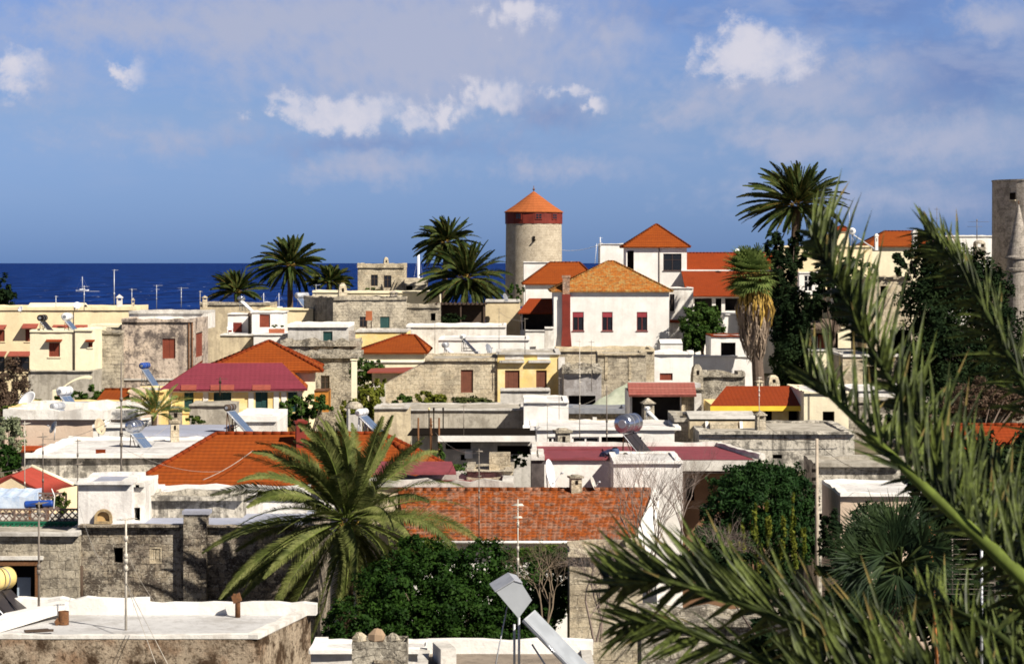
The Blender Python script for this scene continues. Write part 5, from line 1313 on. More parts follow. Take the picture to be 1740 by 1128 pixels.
h.part('rim', white2, lambda mb: [mb.rail([h.P('f', 0, h.zt, h.dep), h.P('f', h.L - .9, h.zt, h.dep), h.P('f', h.L + .3, h.zt, .2)], .25, .22, .03, False), mb.rail([h.P('f', .05, h.zt, h.dep - .2), h.P('f', .05, h.zt, 0)], .2, .2, .02, False)])
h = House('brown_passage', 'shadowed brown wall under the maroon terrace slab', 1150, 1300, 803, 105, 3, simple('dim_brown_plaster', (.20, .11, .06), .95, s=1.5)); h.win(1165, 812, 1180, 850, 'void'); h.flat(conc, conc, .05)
# white counter terrace
h = House('white_terrace', 'white low terrace slab with grey glazed front left of the steel heater', 912, 1146, 730, 118, 5, white, cat='terrace')
h.win(930, 742, 948, 775, 'glass', wtank, frame=white, sill=False); h.win(972, 742, 1018, 775, 'glass', wtank, frame=white, sill=False); h.win(1022, 742, 1090, 765, 'void'); h.flat(deckw, white, .15, over=.3)
chimney('chimney', 'mossy square stone chimney with slab cap on the white terrace', 956, 727, 768, 26, 113, rubble, 'slab', stone_m)
chimney('chimney', 'small pale chimney with domed cap behind the mottled roof', 978, 806, 834, 22, 93.5, stone_b, 'slab', stone_m)
chimney('chimney', 'grey stone chimney with pointed cap under the red pergola', 1101, 676, 714, 20, 131, stone_m, 'pyramid', stone_m)
chimney('chimney', 'stone chimney with pointed cap on the long stained wall roof', 1292, 697, 730, 17, 117, stone_m, 'pyramid', stone_m)
chimney('chimney', 'domed whitish chimney behind the crown of the big palm', 602, 682, 740, 26, 116, concl, 'dome', stone_m)
# carport and concrete parapet
h = House('concrete_parapet', 'long bare concrete parapet wall in the middle of town', 640, 893, 697, 142, 6, conc, cat='wall'); h.flat(conc, concl, .1)
h = House('concrete_box', 'slanting concrete wall end left of the long bare parapet', 636, 694, 694, 138, 3, beige, cat='wall'); h.flat(conc, concl, .1)
def rods():
    for px, lb in ((729, 'left one of three dark rods rising before the long bare parapet'), (737, 'middle one of three dark rods rising before the long bare parapet'), (753, 'right one of three dark rods rising before the long bare parapet')):
        D = 139; a, b = W(px, 727, D), W(px, 697, D); t = thing('iron_rod', lb, 'rod', a)
        mb = MB(); mb.tube([a, b], .035, 5); mb.build('rod', dark, t); mb = MB(); mb.tube([b, b + Vector((0, 0, .15))], .06, 6); mb.build('tip', yellow if px == 729 else dark, t)
rods()
def carport():
    h = House('carport', 'dark terrace shelter with long white fascia over a blue-grey room', 700, 906, 740, 130, 6, concl, cat='shelter')
    h.win(757, 750, 800, 763, 'void'); h.win(845, 757, 903, 772, 'void'); h.win(783, 772, 792, 782, 'void'); h.walls()
    h.part('sheet_roof', dark, lambda mb: mb.slab([h.P('f', -.2, h.zt + .12, -1.0), h.P('f', h.L + .2, h.zt + .12, -1.0), h.P('f', h.L + .2, W(0, 727, 136).z, 6), h.P('f', -.2, W(0, 727, 136).z, 6)], .06))
    h.part('fascia', white, lambda mb: h.fbox(mb, 'f', 1.4, h.L + .1, h.zt - .24, h.zt + .07, -1.05, -1.0))
    h.part('posts', rust, lambda mb: [mb.tube([h.P('f', h.at('f', x, 0)[0], h.zt + 1.0 if x < 750 else h.zt, -1.0), h.P('f', h.at('f', x, 0)[0], h.zb, -1.0)], .05, 5) for x in (712, 733, 747)])
    h.part('air_conditioner', wtank, lambda mb: h.fbox(mb, 'f', h.at('f', 790, 0)[0], h.at('f', 803, 0)[0], W(0, 778, 130).z, W(0, 765, 130).z, -.3, -.01))
carport()
h = House('white_house', 'bright white cube house with corrugated awning in the middle of town', 890, 966, 684, 137, 6, white)
h.flat(deckw, white, .1)
h.part('awning', wtank, lambda mb: h.slabf(mb, 'f', -.05, 1.2, W(0, 722, 137).z, W(0, 726, 137).z, -.5, .05))
h.part('parapet_step', white, lambda mb: h.fbox(mb, 'f', 0, 1.3, h.zt, h.zt + .18, .3, 3))
# beige stone house, yellow house, ruin
h = House('stone_house', 'broad beige stone house with a brown door and sloping left side', 722, 846, 613, 170, 9, stone_b); h.win(783, 628, 804, 667, 'door', wood); h.flat(conc, stone_b, .2, .35, .06)
def shoulder(mb):
    a = h.P('f', h.at('f', 655, 0)[0], 0, .02); b = h.P('f', -.002, 0, .02); z = lambda y: W(0, y, 170).z
    mb.hexa([Vector((a.x, a.y, h.zb)), Vector((b.x, b.y, h.zb)), Vector((b.x, b.y + 4, h.zb)), Vector((a.x, a.y + 4, h.zb))], [Vector((a.x, a.y, z(652))), Vector((b.x, b.y, z(616))), Vector((b.x, b.y + 4, z(616))), Vector((a.x, a.y + 4, z(652)))])
h.part('sloping_wall', stone_b, shoulder)
h = House('shed', 'whitish shed under a flat dark red sheet roof', 632, 726, 632, 177, 5, concl); h.walls(); h.part('sheet_roof', awn, lambda mb: mb.slab([h.P('f', -.3, h.zt + .05, -.6), h.P('f', h.L, h.zt + .05, -.6), h.P('f', h.L, W(0, 624, 181).z, 5), h.P('f', -.3, W(0, 626, 181).z, 5)], .1))
h = House('yellow_house', 'peeling yellow house front with two brown doors', 845.5, 950, 602, 169.8, 7, yellow)
h.win(858, 629, 883, 664, 'door', wood); h.win(911, 629, 929, 663, 'door', wood); h.flat(conc, concl, .15, .3, over=.08)
for a, b in ((849, 891), (898, 936)): h.part('door_hood', concl, lambda mb: h.fbox(mb, 'f', h.at('f', a, 0)[0], h.at('f', b, 0)[0], W(0, 616, 169.8).z, W(0, 612, 169.8).z, -.35, -.003))
for a, b in ((858, 890), (913, 934)): h.part('whitened_patch', white2, lambda mb: h.fbox(mb, 'f', h.at('f', a, 0)[0], h.at('f', b, 0)[0], W(0, 611, 169.8).z, W(0, 602.6, 169.8).z, -.02, -.002))
h.part('corner', white2, lambda mb: h.fbox(mb, 'f', h.L - .05, h.L + .4, h.zb, h.zt - .2, -.08, .3))
h = House('ledge_wall', 'pale ledge wall below the yellow house doors', 850, 935, 664, 163, 3, concl, cat='wall'); h.flat(concl, concl, .05)
h = House('ruin', 'grey ruined wall with hollow dark arch right of the yellow house', 958, 1022, 634, 166, 6, plaster('ruin_plaster', (.40, .38, .37), (.18, .16, .15), .7, .5, .4, 1.6), cat='ruin')
h.win(966, 672, 1012, 692, 'void'); h.flat(rubble, rubble, .35, .5, .2)
h = House('stone_house', 'cream brick wall above the ruin, below the large white house', 945, 1112, 597, 190, 6, stone_b); h.flat(conc, beige, .2, .3, .06)
h = House('stone_house', 'grey stone wall with blocked window right of the ruin', 1016, 1098, 603, 178, 5, stone_m)
h.part('blocked_frame', stone_b, lambda mb: [h.fbox(mb, 'f', h.at('f', x, 0)[0], h.at('f', x, 0)[0] + .2, W(0, 645, 178).z, W(0, 605, 178).z, -.05, -.002) for x in (1028, 1068)]); h.flat(conc, stone_b, .15, .3, .08)
def tarpaulin():
    D = 158; mb = MB(); n = 8; P_ = []
    for j in range(n + 1):
        row = []
        for i in range(n + 1):
            f, g = i / n, j / n
            px = 1000 + 72 * f + 6 * g; yt = 690 - 44 * f; py = yt + (703 - yt) * g
            row.append(W(px, py + 1.5 * math.sin(i * 2.1 + j), D + 3 - 3 * g + .15 * math.sin(i * 1.7 + j * 2)))
        P_.append(row)
    ids = [[mb.P([q]) for q in row] for row in P_]
    for j in range(n):
        for i in range(n): mb.f.append((ids[j][i], ids[j][i + 1], ids[j + 1][i + 1], ids[j + 1][i])); mb.sm.add(len(mb.f) - 1)
    ob = mb.build('tarpaulin', tarp); tag(ob, 'pale green translucent tarpaulin sheet sloping beside the red pergola', 'tarpaulin')
tarpaulin()
h = House('stone_wall', 'low stone wall with grey tin coping below the ruin', 960, 1075, 702, 148, 4, stone_b, cat='wall'); h.flat(conc, metal, .3, .5, .05); h.part('white_block', white, lambda mb: h.fbox(mb, 'f', h.at('f', 1007, 0)[0], h.at('f', 1014, 0)[0], W(0, 722, 148).z, W(0, 708, 148).z, -.1, -.002))
def red_pergola():
    h = House('pergola', 'dark open shelter under a strip of red scalloped tiles', 1070, 1192, 668, 140, 6, white2, cat='shelter', yb=730)
    h.win(1074, 671, 1156, 722, 'void'); h.win(1158, 671, 1180, 700, 'door', stone_b, rev=.5); h.walls()
    h.part('tile_strip', tile('pinkish_tiles', (.27, .075, .06), (.33, .13, .10), gap=.9), lambda mb: mb.slab([h.P('f', -.1, h.zt - .05, -.9), h.P('f', h.L - .35, h.zt - .05, -.9), h.P('f', h.L - .35, W(0, 658, 140).z + .25, .6), h.P('f', -.1, W(0, 658, 140).z + .25, .6)], .1))
    h.part('roof', deckw, lambda mb: mb.slab([h.P('f', -.1, W(0, 658, 140).z + .2, .55), h.P('f', h.L, W(0, 658, 140).z + .2, .55), h.P('f', h.L, W(0, 649, 146).z, 6), h.P('f', .3, W(0, 649, 146).z, 6)], .25))
red_pergola()
# yellow fascia roof house
h = House('yellow_fascia_house', 'house with a red roof edged by a bright yellow fascia', 1215, 1372, 692, 133, 8, yellow, yb=780)
h.win(1300, 698, 1312, 722, 'void'); h.win(1340, 698, 1364, 724, 'void'); h.walls()
h.part('roof', t_red, lambda mb: mb.slab([h.P('f', -.3, h.zt + .12, -.5), h.P('f', h.L - .0, h.zt + .12, -.5), h.P('f', h.L + .05, W(0, 655, 138).z, 4.5), h.P('f', 1.0, W(0, 655, 138).z, 4.5)], .1))
h.part('fascia', yfas, lambda mb: h.fbox(mb, 'f', -.3, h.L + .02, h.zt - .16, h.zt + .1, -.56, -.5))
h = House('white_house', 'pale end block with square dark opening right of the yellow fascia', 1366, 1442, 668, 131, 8, cream2, yb=780); h.win(1398, 699, 1418, 721, 'void'); h.flat(deckw, cream2, .1)
h.part('drainpipe', woodd, lambda mb: mb.tube([h.P('f', .28, h.zt, -.05), h.P('f', .28, h.zb, -.05)], .02, 5))
# long stained wall
h = House('stained_house', 'long house wall with black lichen stains and a flat roof', 1188, 1452, 737, 115, 8, mold, yb=800); h.win(1313, 772, 1329, 779, 'void'); h.win(1318, 0, 1319, 0, 'void') if False else None
h.flat(conc, mold, .12, .4)
h = House('vault_roof', 'low barrel-vaulted masonry roof with two white fins', 1172, 1286, 712, 119, 5, beige, cat='house', yb=745)
h.roof(concl, 698, kind='gable', vr=.5, over=.0, caps=False)
for x, lb in ((1198, 0), (1256, 0)): h.part('fin', white, lambda mb: mb.hexa([h.P('f', h.at('f', x, 0)[0], h.zb, -.9), h.P('f', h.at('f', x, 0)[0] + .14, h.zb, -.9), h.P('f', h.at('f', x, 0)[0] + .14, h.zb, .3), h.P('f', h.at('f', x, 0)[0], h.zb, .3)], [h.P('f', h.at('f', x, 0)[0], h.zt - .1, -.2), h.P('f', h.at('f', x, 0)[0] + .14, h.zt - .1, -.2), h.P('f', h.at('f', x, 0)[0] + .14, h.zt - .1, .3), h.P('f', h.at('f', x, 0)[0], h.zt - .1, .3)]))
h.part('stone_bench', stone_b, lambda mb: h.fbox(mb, 'f', h.at('f', 1205, 0)[0], h.at('f', 1252, 0)[0], h.zb, W(0, 717, 119).z, -.6, -.05))
h = House('dark_end_wall', 'shadowed grey end wall left of the barrel-vaulted roof', 1146, 1190, 716, 120, 5, stone_t, cat='wall', yb=770); h.flat(conc, conc, .2, .3, .06)
h = House('lower_wall', 'weathered lower wall with ledge right of the conifer', 1385, 1530, 792, 104, 4, mold, cat='wall'); h.win(1392, 872, 1404, 884, 'void'); h.flat(conc, conc, .15, .5)
h = House('white_roof_house', 'small beige house with bright white roof behind the stiff fan palm', 1428, 1590, 842, 84, 5, plaster('dun_plaster', (.60, .47, .36), (.3, .22, .16), .3, .3, .1)); h.flat(deckw, white, .12, .3)
h = House('stone_pier', 'tall warm stone pier behind the bare branches at bottom centre', 968, 1092, 944, 69, 3, stone_b, cat='wall'); h.flat(stone_b, stone_b, .15, .4, .1)
h = House('stone_wall', 'low rough stone wall under the hanging palm leaf at the bottom', 1090, 1420, 1062, 62, 2, rubble, cat='wall'); h.flat(rubble, rubble, .2, .4, .1)
# ---------------------------------------------------------------- fittings: heaters, dishes, antennas, boats
solar('white-tank heater standing on the small cream house roof', 114, 538, 187, .29, 1.0, 1.9, wtank, panelm, 48, -10, stand_y=563, legs=rust)
solar('black-tank heater left of the white one on the small cream house roof', 72, 540, 187, .24, 1.0, 1.9, dark, paneld, 48, -10, stand_y=563, legs=woodd)
solar('blue-ended solar heater standing in front of the blotched plaster house', 246, 621, 176, .22, 1.1, 2.5, blueg, panelm, 55, -14, stand_y=655)
solar('pale solar heater with long collector leaning over the yellow wall at left', 110, 664, 140, .25, 1.1, 2.2, wtank, panelm, 50, -18, stand_y=700)
solar('grey collector heater low on the white roofs at left', 98, 690, 133, .20, 1.0, 1.9, galv, panelm, 40, -20, stand_y=716)
solar('steel tank heater standing on the white roof left of the widest orange roof', 229, 724, 116, .28, .9, 2.1, chrome, panelm, 47, -20, stand_y=767, legs=woodd)
solar('small steel heater on the sea-edge row below the low palm', 410, 507, 246, .26, .9, 1.9, chrome, wtank, 42, -14, stand_y=528)
solar('heater with broad blue-grey collector beside the pale cream block', 513, 502, 256, .30, 1.6, 1.8, galv, panelm, 45, -35, stand_y=520)
solar('upright cylinder heater on the white terrace above the beige stone house', 757, 586, 190, .22, .9, 1.9, galv, wtank, 40, -10, stand_y=606)
solar('thin dark collector heater right of the upright cylinder on the terrace', 787, 572, 196, .20, .9, 1.8, wtank, paneld, 45, -10, stand_y=597)
solar('round white-tank heater on the skyline right of the tall palm', 1448, 393, 258, .36, .9, 2.6, wtank, wtank, 34, -12, stand_y=424)
solar('shiny steel tank heater with dark collector on the maroon terrace', 1068, 719, 104, .40, 1.15, 2.4, chrome, paneld, 47, -28, stand_y=778, legs=rust)
solar('heater with pale collector beside the yellow house corner', 391, 692, 122, .17, .8, 1.6, woodd, panelm, 45, -18, stand_y=738, legs=rust)
solar('blue collector heater half hidden by the big palm crown', 615, 700, 112, .16, .9, 1.7, wtank, panelm, 42, -18, stand_y=760)
solar('pale collector heater on the red pergola side terrace', 1100, 694, 127, .12, .5, 1.4, wtank, wtank, 45, -15, stand_y=724)

dish('white satellite dish before the white shadowed block', 931, 806, 95, .58, 74, 12, yb=834)
dish('white satellite dish at the left end of the widest orange roof', 251, 829, 90, .42, 38, 10, yb=850)
dish('grey satellite dish edge-on behind the mottled roof', 1006, 821, 94, .28, 75, 20, yb=834, mat=concl)
dish('small dark mesh dish on the pinkish wall at left', 92, 726, 126, .34, -60, 25, yb=745, mat=metal)
dish('dun satellite dish leaning right of the pinkish wall', 168, 725, 122, .42, 62, 15, yb=740, mat=beige)
dish('large tilted white mesh dish in the garden at far left', 47, 681, 142, .60, -40, 40, yb=696)
dish('round white dish on the left apartment house roof', 131, 519, 213, .30, 10, 20, yb=528)
dish('small white dish at the left end of the apartment house roof', 35, 525, 213, .26, -30, 25, yb=530)
dish('grey dish on the beige stone house roof', 829, 593, 188, .42, 60, 20, yb=604, mat=metal)
dish('dish on the beige block beside the cluttered pergola', 858, 506, 250, .45, 62, 20, yb=514, mat=metal)
dish('tiny white dish on the ridge of the long red roof', 1253, 427, 268, .28, 20, 20, yb=432)

antenna('tall dark mast rising before the widest orange roof', 206, 615, 893, 84, ((.985, .8, 8, 40), (.9, .5, 5, 10)), r=.035, collars=5)
antenna('pale pole antenna on the nearest white roof', 214, 880, 1080, 61.4, ((.99, .5, 6, 60),), mat=mastl, r=.032, collars=4, guys=((265, 1128, 58), (285, 1128, 57)))
antenna('dark pole before the brown-framed doorway at left', 66, 852, 1050, 63, ((.985, .5, 6, 70),), r=.03, collars=3)
antenna('thin mast before the beige gable at left', 73, 735, 836, 88, ((.93, .5, 8, 80), (.8, .4, 6, 85)), r=.02)
antenna('bent thin mast before the pinkish wall at left', 42, 715, 862, 90, ((.97, .5, 6, 75),), r=.016, mat=mastl)
antenna('knotted mast right of the beige gable', 132, 745, 868, 88, ((.65, .5, 9, 80), (.97, .4, 5, 85)), r=.02, collars=3)
antenna('short brown mast beside the oven block', 210, 850, 893, 81.5, ((.8, .3, 4, 80),), mat=rust, r=.04, collars=4)
antenna('mast with lattice aerial standing before the mottled roof', 880, 848, 988, 55, ((.93, .45, 14, 86), (.78, .35, 10, 86)), mat=mastl, r=.018, collars=4)
antenna('dark mast at the left part of the mottled roof', 814, 762, 918, 88, ((.97, .5, 8, 85), (.7, .3, 5, 80)), r=.02, collars=4)
antenna('ladder-like mast before the hollow ruin', 985, 575, 740, 116, ((.97, .5, 8, 80), (.75, .4, 8, 84), (.55, .3, 8, 84)), mat=mastl, r=.02, collars=4)
antenna('thick dark mast left of the steel tank heater', 1031, 655, 752, 112, ((.9, .3, 4, 80),), r=.03, collars=4)
antenna('thin mast before the bright white cube house', 930, 685, 768, 112, ((.97, .4, 6, 80),), r=.014)
antenna('second thin mast at the corner of the bright white cube house', 950, 640, 725, 133, ((.97, .4, 6, 80),), r=.014)
antenna('short antenna above the yellow house roof', 892, 540, 598, 168, ((.97, .6, 6, 70),), r=.02)
antenna('thin mast on the white terrace left of the heaters', 739, 545, 612, 187, ((.97, .6, 8, 80),), r=.018)
antenna('mast in the middle of the long stained wall roof', 1290, 640, 720, 116, ((.98, .4, 5, 70),), mat=mastl, r=.02)
antenna('broad double aerial against the sea at left', 143, 485, 525, 214, ((.75, 2.0, 9, 4), (.95, .8, 8, 60)), mat=galv, r=.035)
antenna('tall plain mast against the sea between the two chimneys at left', 194, 458, 525, 235, ((.985, .6, 4, 20),), mat=galv, r=.045)
antenna('aerial with many rods near the pointed white chimney', 224, 490, 525, 230, ((.95, .8, 9, 40),), mat=galv, r=.03)
antenna('mast with two aerials against the sea, mid left', 266, 484, 522, 238, ((.97, .9, 8, 20), (.8, .7, 7, 70)), mat=galv, r=.03)
antenna('thin aerial right of the two-aerial mast against the sea', 308, 488, 520, 238, ((.95, 1.1, 8, 30),), mat=galv, r=.03)
antenna('plain pale pole left of the low palm at sea', 340, 494, 520, 248, ((.95, .4, 3, 30),), mat=mastl, r=.03)
antenna('little pole on the apartment hut roof', 95, 503, 520, 217, ((.95, .3, 3, 30),), mat=galv, r=.03)
antenna('grey aerial behind the solar tank by the pale cream block', 537, 483, 500, 262, ((.92, .8, 5, 10),), mat=galv, r=.03)
antenna('long pole before the tan blank block', 848, 523, 600, 186, ((.97, .5, 5, 80),), r=.018)
antenna('white pole on the narrow white roof block', 1020, 403, 418, 289, ((.9, .4, 3, 20),), mat=plast, r=.05)
antenna('tilted thin pole beside the narrow white roof block', 1011, 414, 446, 288, ((.9, .4, 3, 20),), mat=plast, r=.03, lean=3)
antenna('thin mast on the skyline right of the tall palm', 1443, 350, 395, 262, ((.9, .7, 6, 40),), mat=galv, r=.025)
antenna('rod aerial above the right cypress', 1592, 352, 400, 255, ((.92, 1.0, 12, 86), (.6, .9, 10, 86)), mat=mastm, r=.03)
antenna('fork-shaped aerial left of the round tower', 1660, 372, 405, 262, ((.85, 2.2, 8, 20), (.6, 1.6, 6, 160)), mat=mastm, r=.04)
antenna('thin pole in front of the cream stone wall', 1005, 578, 660, 164, ((.96, .6, 6, 75),), r=.018)
antenna('red-brown post on the dark shelter', 733, 712, 760, 127, ((.9, .3, 3, 70),), mat=rust, r=.035)
antenna('thin mast on the sheet roof of the dark shelter', 788, 688, 735, 129, ((.97, .4, 5, 70),), r=.02)

# timber pole right of the conifer
def pole():
    D = 78; a, b = W(1388, 925, D), W(1388, 745, D); t = thing('timber_pole', 'pale timber pole with fittings right of the conifer', 'pole', a)
    mb = MB(); mb.tube([a - Vector((0, 0, 2)), b], [.065, .05], 10); mb.build('pole', simple('grey_timber', (.42, .35, .27), .9, s=6), t)
    mb = MB()
    for k in (.55, .62, .7): mb.obox(a.lerp(b, k) + Vector((-.1, -.05, 0)), (.06, 0, 0), (0, .05, 0), (0, 0, .05))
    mb.build('fittings', dark, t)
pole()
# sailing boat mast in the harbour and far small boats
def boat(label, px, yt, D, hm, L=10, r=.12):
    x = W(px, 0, D).x; t = thing('sailing_boat', label, 'boat', (x, D, 0))
    mb = MB(); n = 10; P_ = []
    for k in range(n + 1):
        f = k / n * 2 - 1; w = 1.6 * (1 - abs(f) ** 2.5) + .02; P_.append([(x + f * L / 2, D - w, 1.3 + .3 * f * f), (x + f * L / 2 * .92, D - w * .4, -.3), (x + f * L / 2 * .92, D + w * .4, -.3), (x + f * L / 2, D + w, 1.3 + .3 * f * f)])
    for k in range(n):
        for j in range(3): mb.poly([P_[k][j], P_[k + 1][j], P_[k + 1][j + 1], P_[k][j + 1]])
        mb.poly([P_[k][3], P_[k + 1][3], P_[k + 1][0], P_[k][0]])
    mb.build('hull', hull, t)
    mb = MB(); zt = W(0, yt, D).z if yt else hm; mb.tube([(x, D, 1), (x, D, zt)], [r, r * .7], 8); mb.build('mast', hull, t)
    mb = MB(); mb.tube([(x, D, zt), (x - L * .45, D, 1.6)], .03, 3); mb.tube([(x, D, zt), (x + L * .45, D, 1.6)], .03, 3); mb.tube([(x - 1.5, D, zt * .6), (x + 1.5, D, zt * .6)], .05, 4); mb.build('rigging', galv, t)
    mb = MB(); mb.obox((x, D, 1.8), (L * .2, 0, 0), (0, .8, 0), (0, 0, .4)); mb.build('cabin', hull, t)
boat('sailing boat whose tall white mast stands left of the paired palms', 711, 428, 800, 0, 12, .55)
boat('white sailing boat on the sea left of the lone tall palm', 448, 498, 1500, 14, 11, .2)
boat('smaller white sailing boat right beside the lone palm trunk', 474, 498, 1560, 13, 11, .2)
boat('thin-masted sailing boat at far left on the sea', 140, 470, 2600, 18, 14, .25)

# water-tank figure: dark blue barrel and pump by the steel heater
def barrels():
    D = 100.5; c = W(1030, 785, D)
    t = thing('blue_barrel', 'dark blue barrel lying on the maroon terrace edge below the steel heater', 'barrel', c)
    mb = MB(); mb.lathe(c + Vector((-.1, -.3, .22)), [(0, 0), (.2, 0), (.24, .05), (.24, .6), (.2, .65), (0, .65)], 18, (.45, .9, .1)); mb.build('barrel', simple('navy_plastic', (.02, .025, .06), .4), t)
    mb = MB(); mb.lathe(c + Vector((0, -.1, .22)), [(.25, 0), (.25, .05)], 18, (.45, .9, .1)); mb.build('hoop', blueg, t)
    t = thing('blue_barrel', 'blue upright drum between the dark barrel and the pump', 'barrel', c + Vector((.35, 0, 0)))
    mb = MB(); mb.lathe(c + Vector((.36, 0, 0)), [(0, 0), (.16, 0), (.17, .1), (.17, .5), (.12, .56), (0, .56)], 16); mb.build('barrel', simple('dusty_blue', (.05, .08, .16), .5), t)
    mb = MB(); mb.lathe(c + Vector((.36, 0, .56)), [(.1, 0), (.1, .05), (0, .05)], 12); mb.build('lid', dark, t)
    c = W(1063, 786, D); t = thing('water_pump', 'small dark pump with pale round face on the terrace edge', 'pump', c)
    mb = MB(); mb.lathe(c + Vector((0, -.2, .25)), [(0, 0), (.15, 0), (.15, .4), (0, .4)], 16, (0, 1, 0)); mb.build('body', dark, t)
    mb = MB(); mb.lathe(c + Vector((0, -.215, .25)), [(.12, 0), (.12, .01), (.05, .01), (.05, -.02)], 16, (0, 1, 0)); mb.build('face_ring', concl, t)
barrels()
# television grid aerial and rusty poles at right
def grid_aerial():
    D = 30; a, b = W(1668, 1200, D), W(1668, 915, D)
    t = thing('grid_antenna', 'comb-like rooftop aerial of many level rods at lower right', 'antenna', a)
    mb = MB(); mb.tube([a, b], .018, 6); mb.build('mast', galv, t)
    rnd = random.Random(3)
    for (xc, w, y0, y1, n) in ((1618, 40, 915, 1008, 12), (1690, 34, 962, 1018, 8)):
        mb = MB()
        for k in range(n):
            p = W(xc, y0 + (y1 - y0) * k / (n - 1), D); l = M_(w * rnd.uniform(.8, 1.15), D); mb.tube([p - Vector((l, .05, 0)), p + Vector((l, -.05, 0))], .0035, 3)
        p = W(xc, y0, D); mb.tube([p, W(xc, y1, D)], .01, 4); mb.tube([W(xc, (y0 + y1) / 2, D), W(1668, (y0 + y1) / 2, D)], .01, 4); mb.build('rods', mastm, t)
    t = thing('rusty_pole', 'orange rusty pole left of the comb-like aerial', 'pole', W(1592, 1100, 31))
    mb = MB(); mb.tube([W(1594, 1160, 31), W(1580, 893, 31)], .022, 6); mb.build('pole', simple('orange_rust', (.45, .17, .05), .9, s=12, dark=(.12, .05, .02), dk=.7), t)
    mb = MB()
    for k in range(7): p = W(1590 - 2 * k, 1010 - 17 * k, 31); mb.tube([p - Vector((.02, 0, 0)), p + Vector((.09, 0, .0))], .006, 3)
    mb.build('rods', rust, t)
grid_aerial()
wire('pale cable sagging across the widest orange roof', (345, 815, 99), (430, 765, 101.5), .014, .1)
wire('thin cable crossing from the mast to the widest orange roof', (206, 760, 84), (380, 800, 99), .008, .3)
wire('yellowish cable at the far left edge above the red sheet roof', (-5, 803, 92), (45, 792, 90), .01, .05)
wire('string of small lights beside the windmill', (955, 425, 325), (1018, 416, 290), .03, .3, plast)
wire('cable hanging before the dark stone wall', (135, 860, 78), (175, 960, 62), .006, .2)
wire('cable slung from the mast over the dark wall to the white roof', (214, 935, 61.4), (262, 1020, 63), .006, .1)
wire('grey cable from the tall dark mast toward the chimney', (206, 735, 84), (288, 720, 119), .01, .4)

wire('long cable from the left mast across to the oven block', (73, 745, 88), (206, 700, 84), .008, .3)
wire('cable crossing the sky gap from the short antenna to the tan block', (892, 545, 168), (848, 530, 186), .012, .2)
wire('sagging cable over the white terraces to the thick dark mast', (930, 690, 112), (1031, 665, 112), .008, .35)
wire('dark cable draped along the front of the long stained wall', (1192, 742, 114.6), (1440, 744, 114.6), .015, .08, woodd)
wire('cable from the mottled roof mast to the shelter posts', (814, 770, 88), (740, 735, 127), .008, .3)
wire('cable drooping from the timber pole toward the small white roof', (1388, 752, 78), (1500, 800, 84), .008, .3, dark)
wire('cable from the timber pole to the long stained wall', (1388, 752, 78), (1300, 720, 115), .008, .25, dark)
# ---------------------------------------------------------------- palms
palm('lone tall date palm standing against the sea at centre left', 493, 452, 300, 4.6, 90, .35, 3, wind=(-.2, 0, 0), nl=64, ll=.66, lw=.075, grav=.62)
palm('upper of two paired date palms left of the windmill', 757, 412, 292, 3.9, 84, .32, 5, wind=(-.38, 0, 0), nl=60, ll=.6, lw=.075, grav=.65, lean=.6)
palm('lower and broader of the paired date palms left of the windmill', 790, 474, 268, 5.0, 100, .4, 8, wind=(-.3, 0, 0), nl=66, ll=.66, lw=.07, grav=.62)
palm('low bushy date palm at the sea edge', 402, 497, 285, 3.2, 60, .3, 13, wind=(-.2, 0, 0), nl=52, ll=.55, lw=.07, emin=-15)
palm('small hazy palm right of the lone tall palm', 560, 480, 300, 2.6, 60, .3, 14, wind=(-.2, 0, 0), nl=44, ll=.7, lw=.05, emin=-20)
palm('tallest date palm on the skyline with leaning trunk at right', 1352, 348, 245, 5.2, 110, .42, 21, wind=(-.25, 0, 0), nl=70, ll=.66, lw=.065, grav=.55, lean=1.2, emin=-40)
palm('big sunlit date palm in the foreground left of centre', 588, 884, 76.5, 4.1, 98, .25, 34, wind=(-.34, 0, -.02), leaf=lf_palm, nl=116, ll=.52, lw=.018, grav=.8, parts=True, emin=-62, fr_r=.022)
palm('feathery young palm beside the grey roof at left', 262, 702, 127, 1.9, 26, .14, 41, zb=gz(127), wind=(-.5, 0, 0), leaf=lf_fan, nl=30, ll=.45, lw=.022, emin=-10)
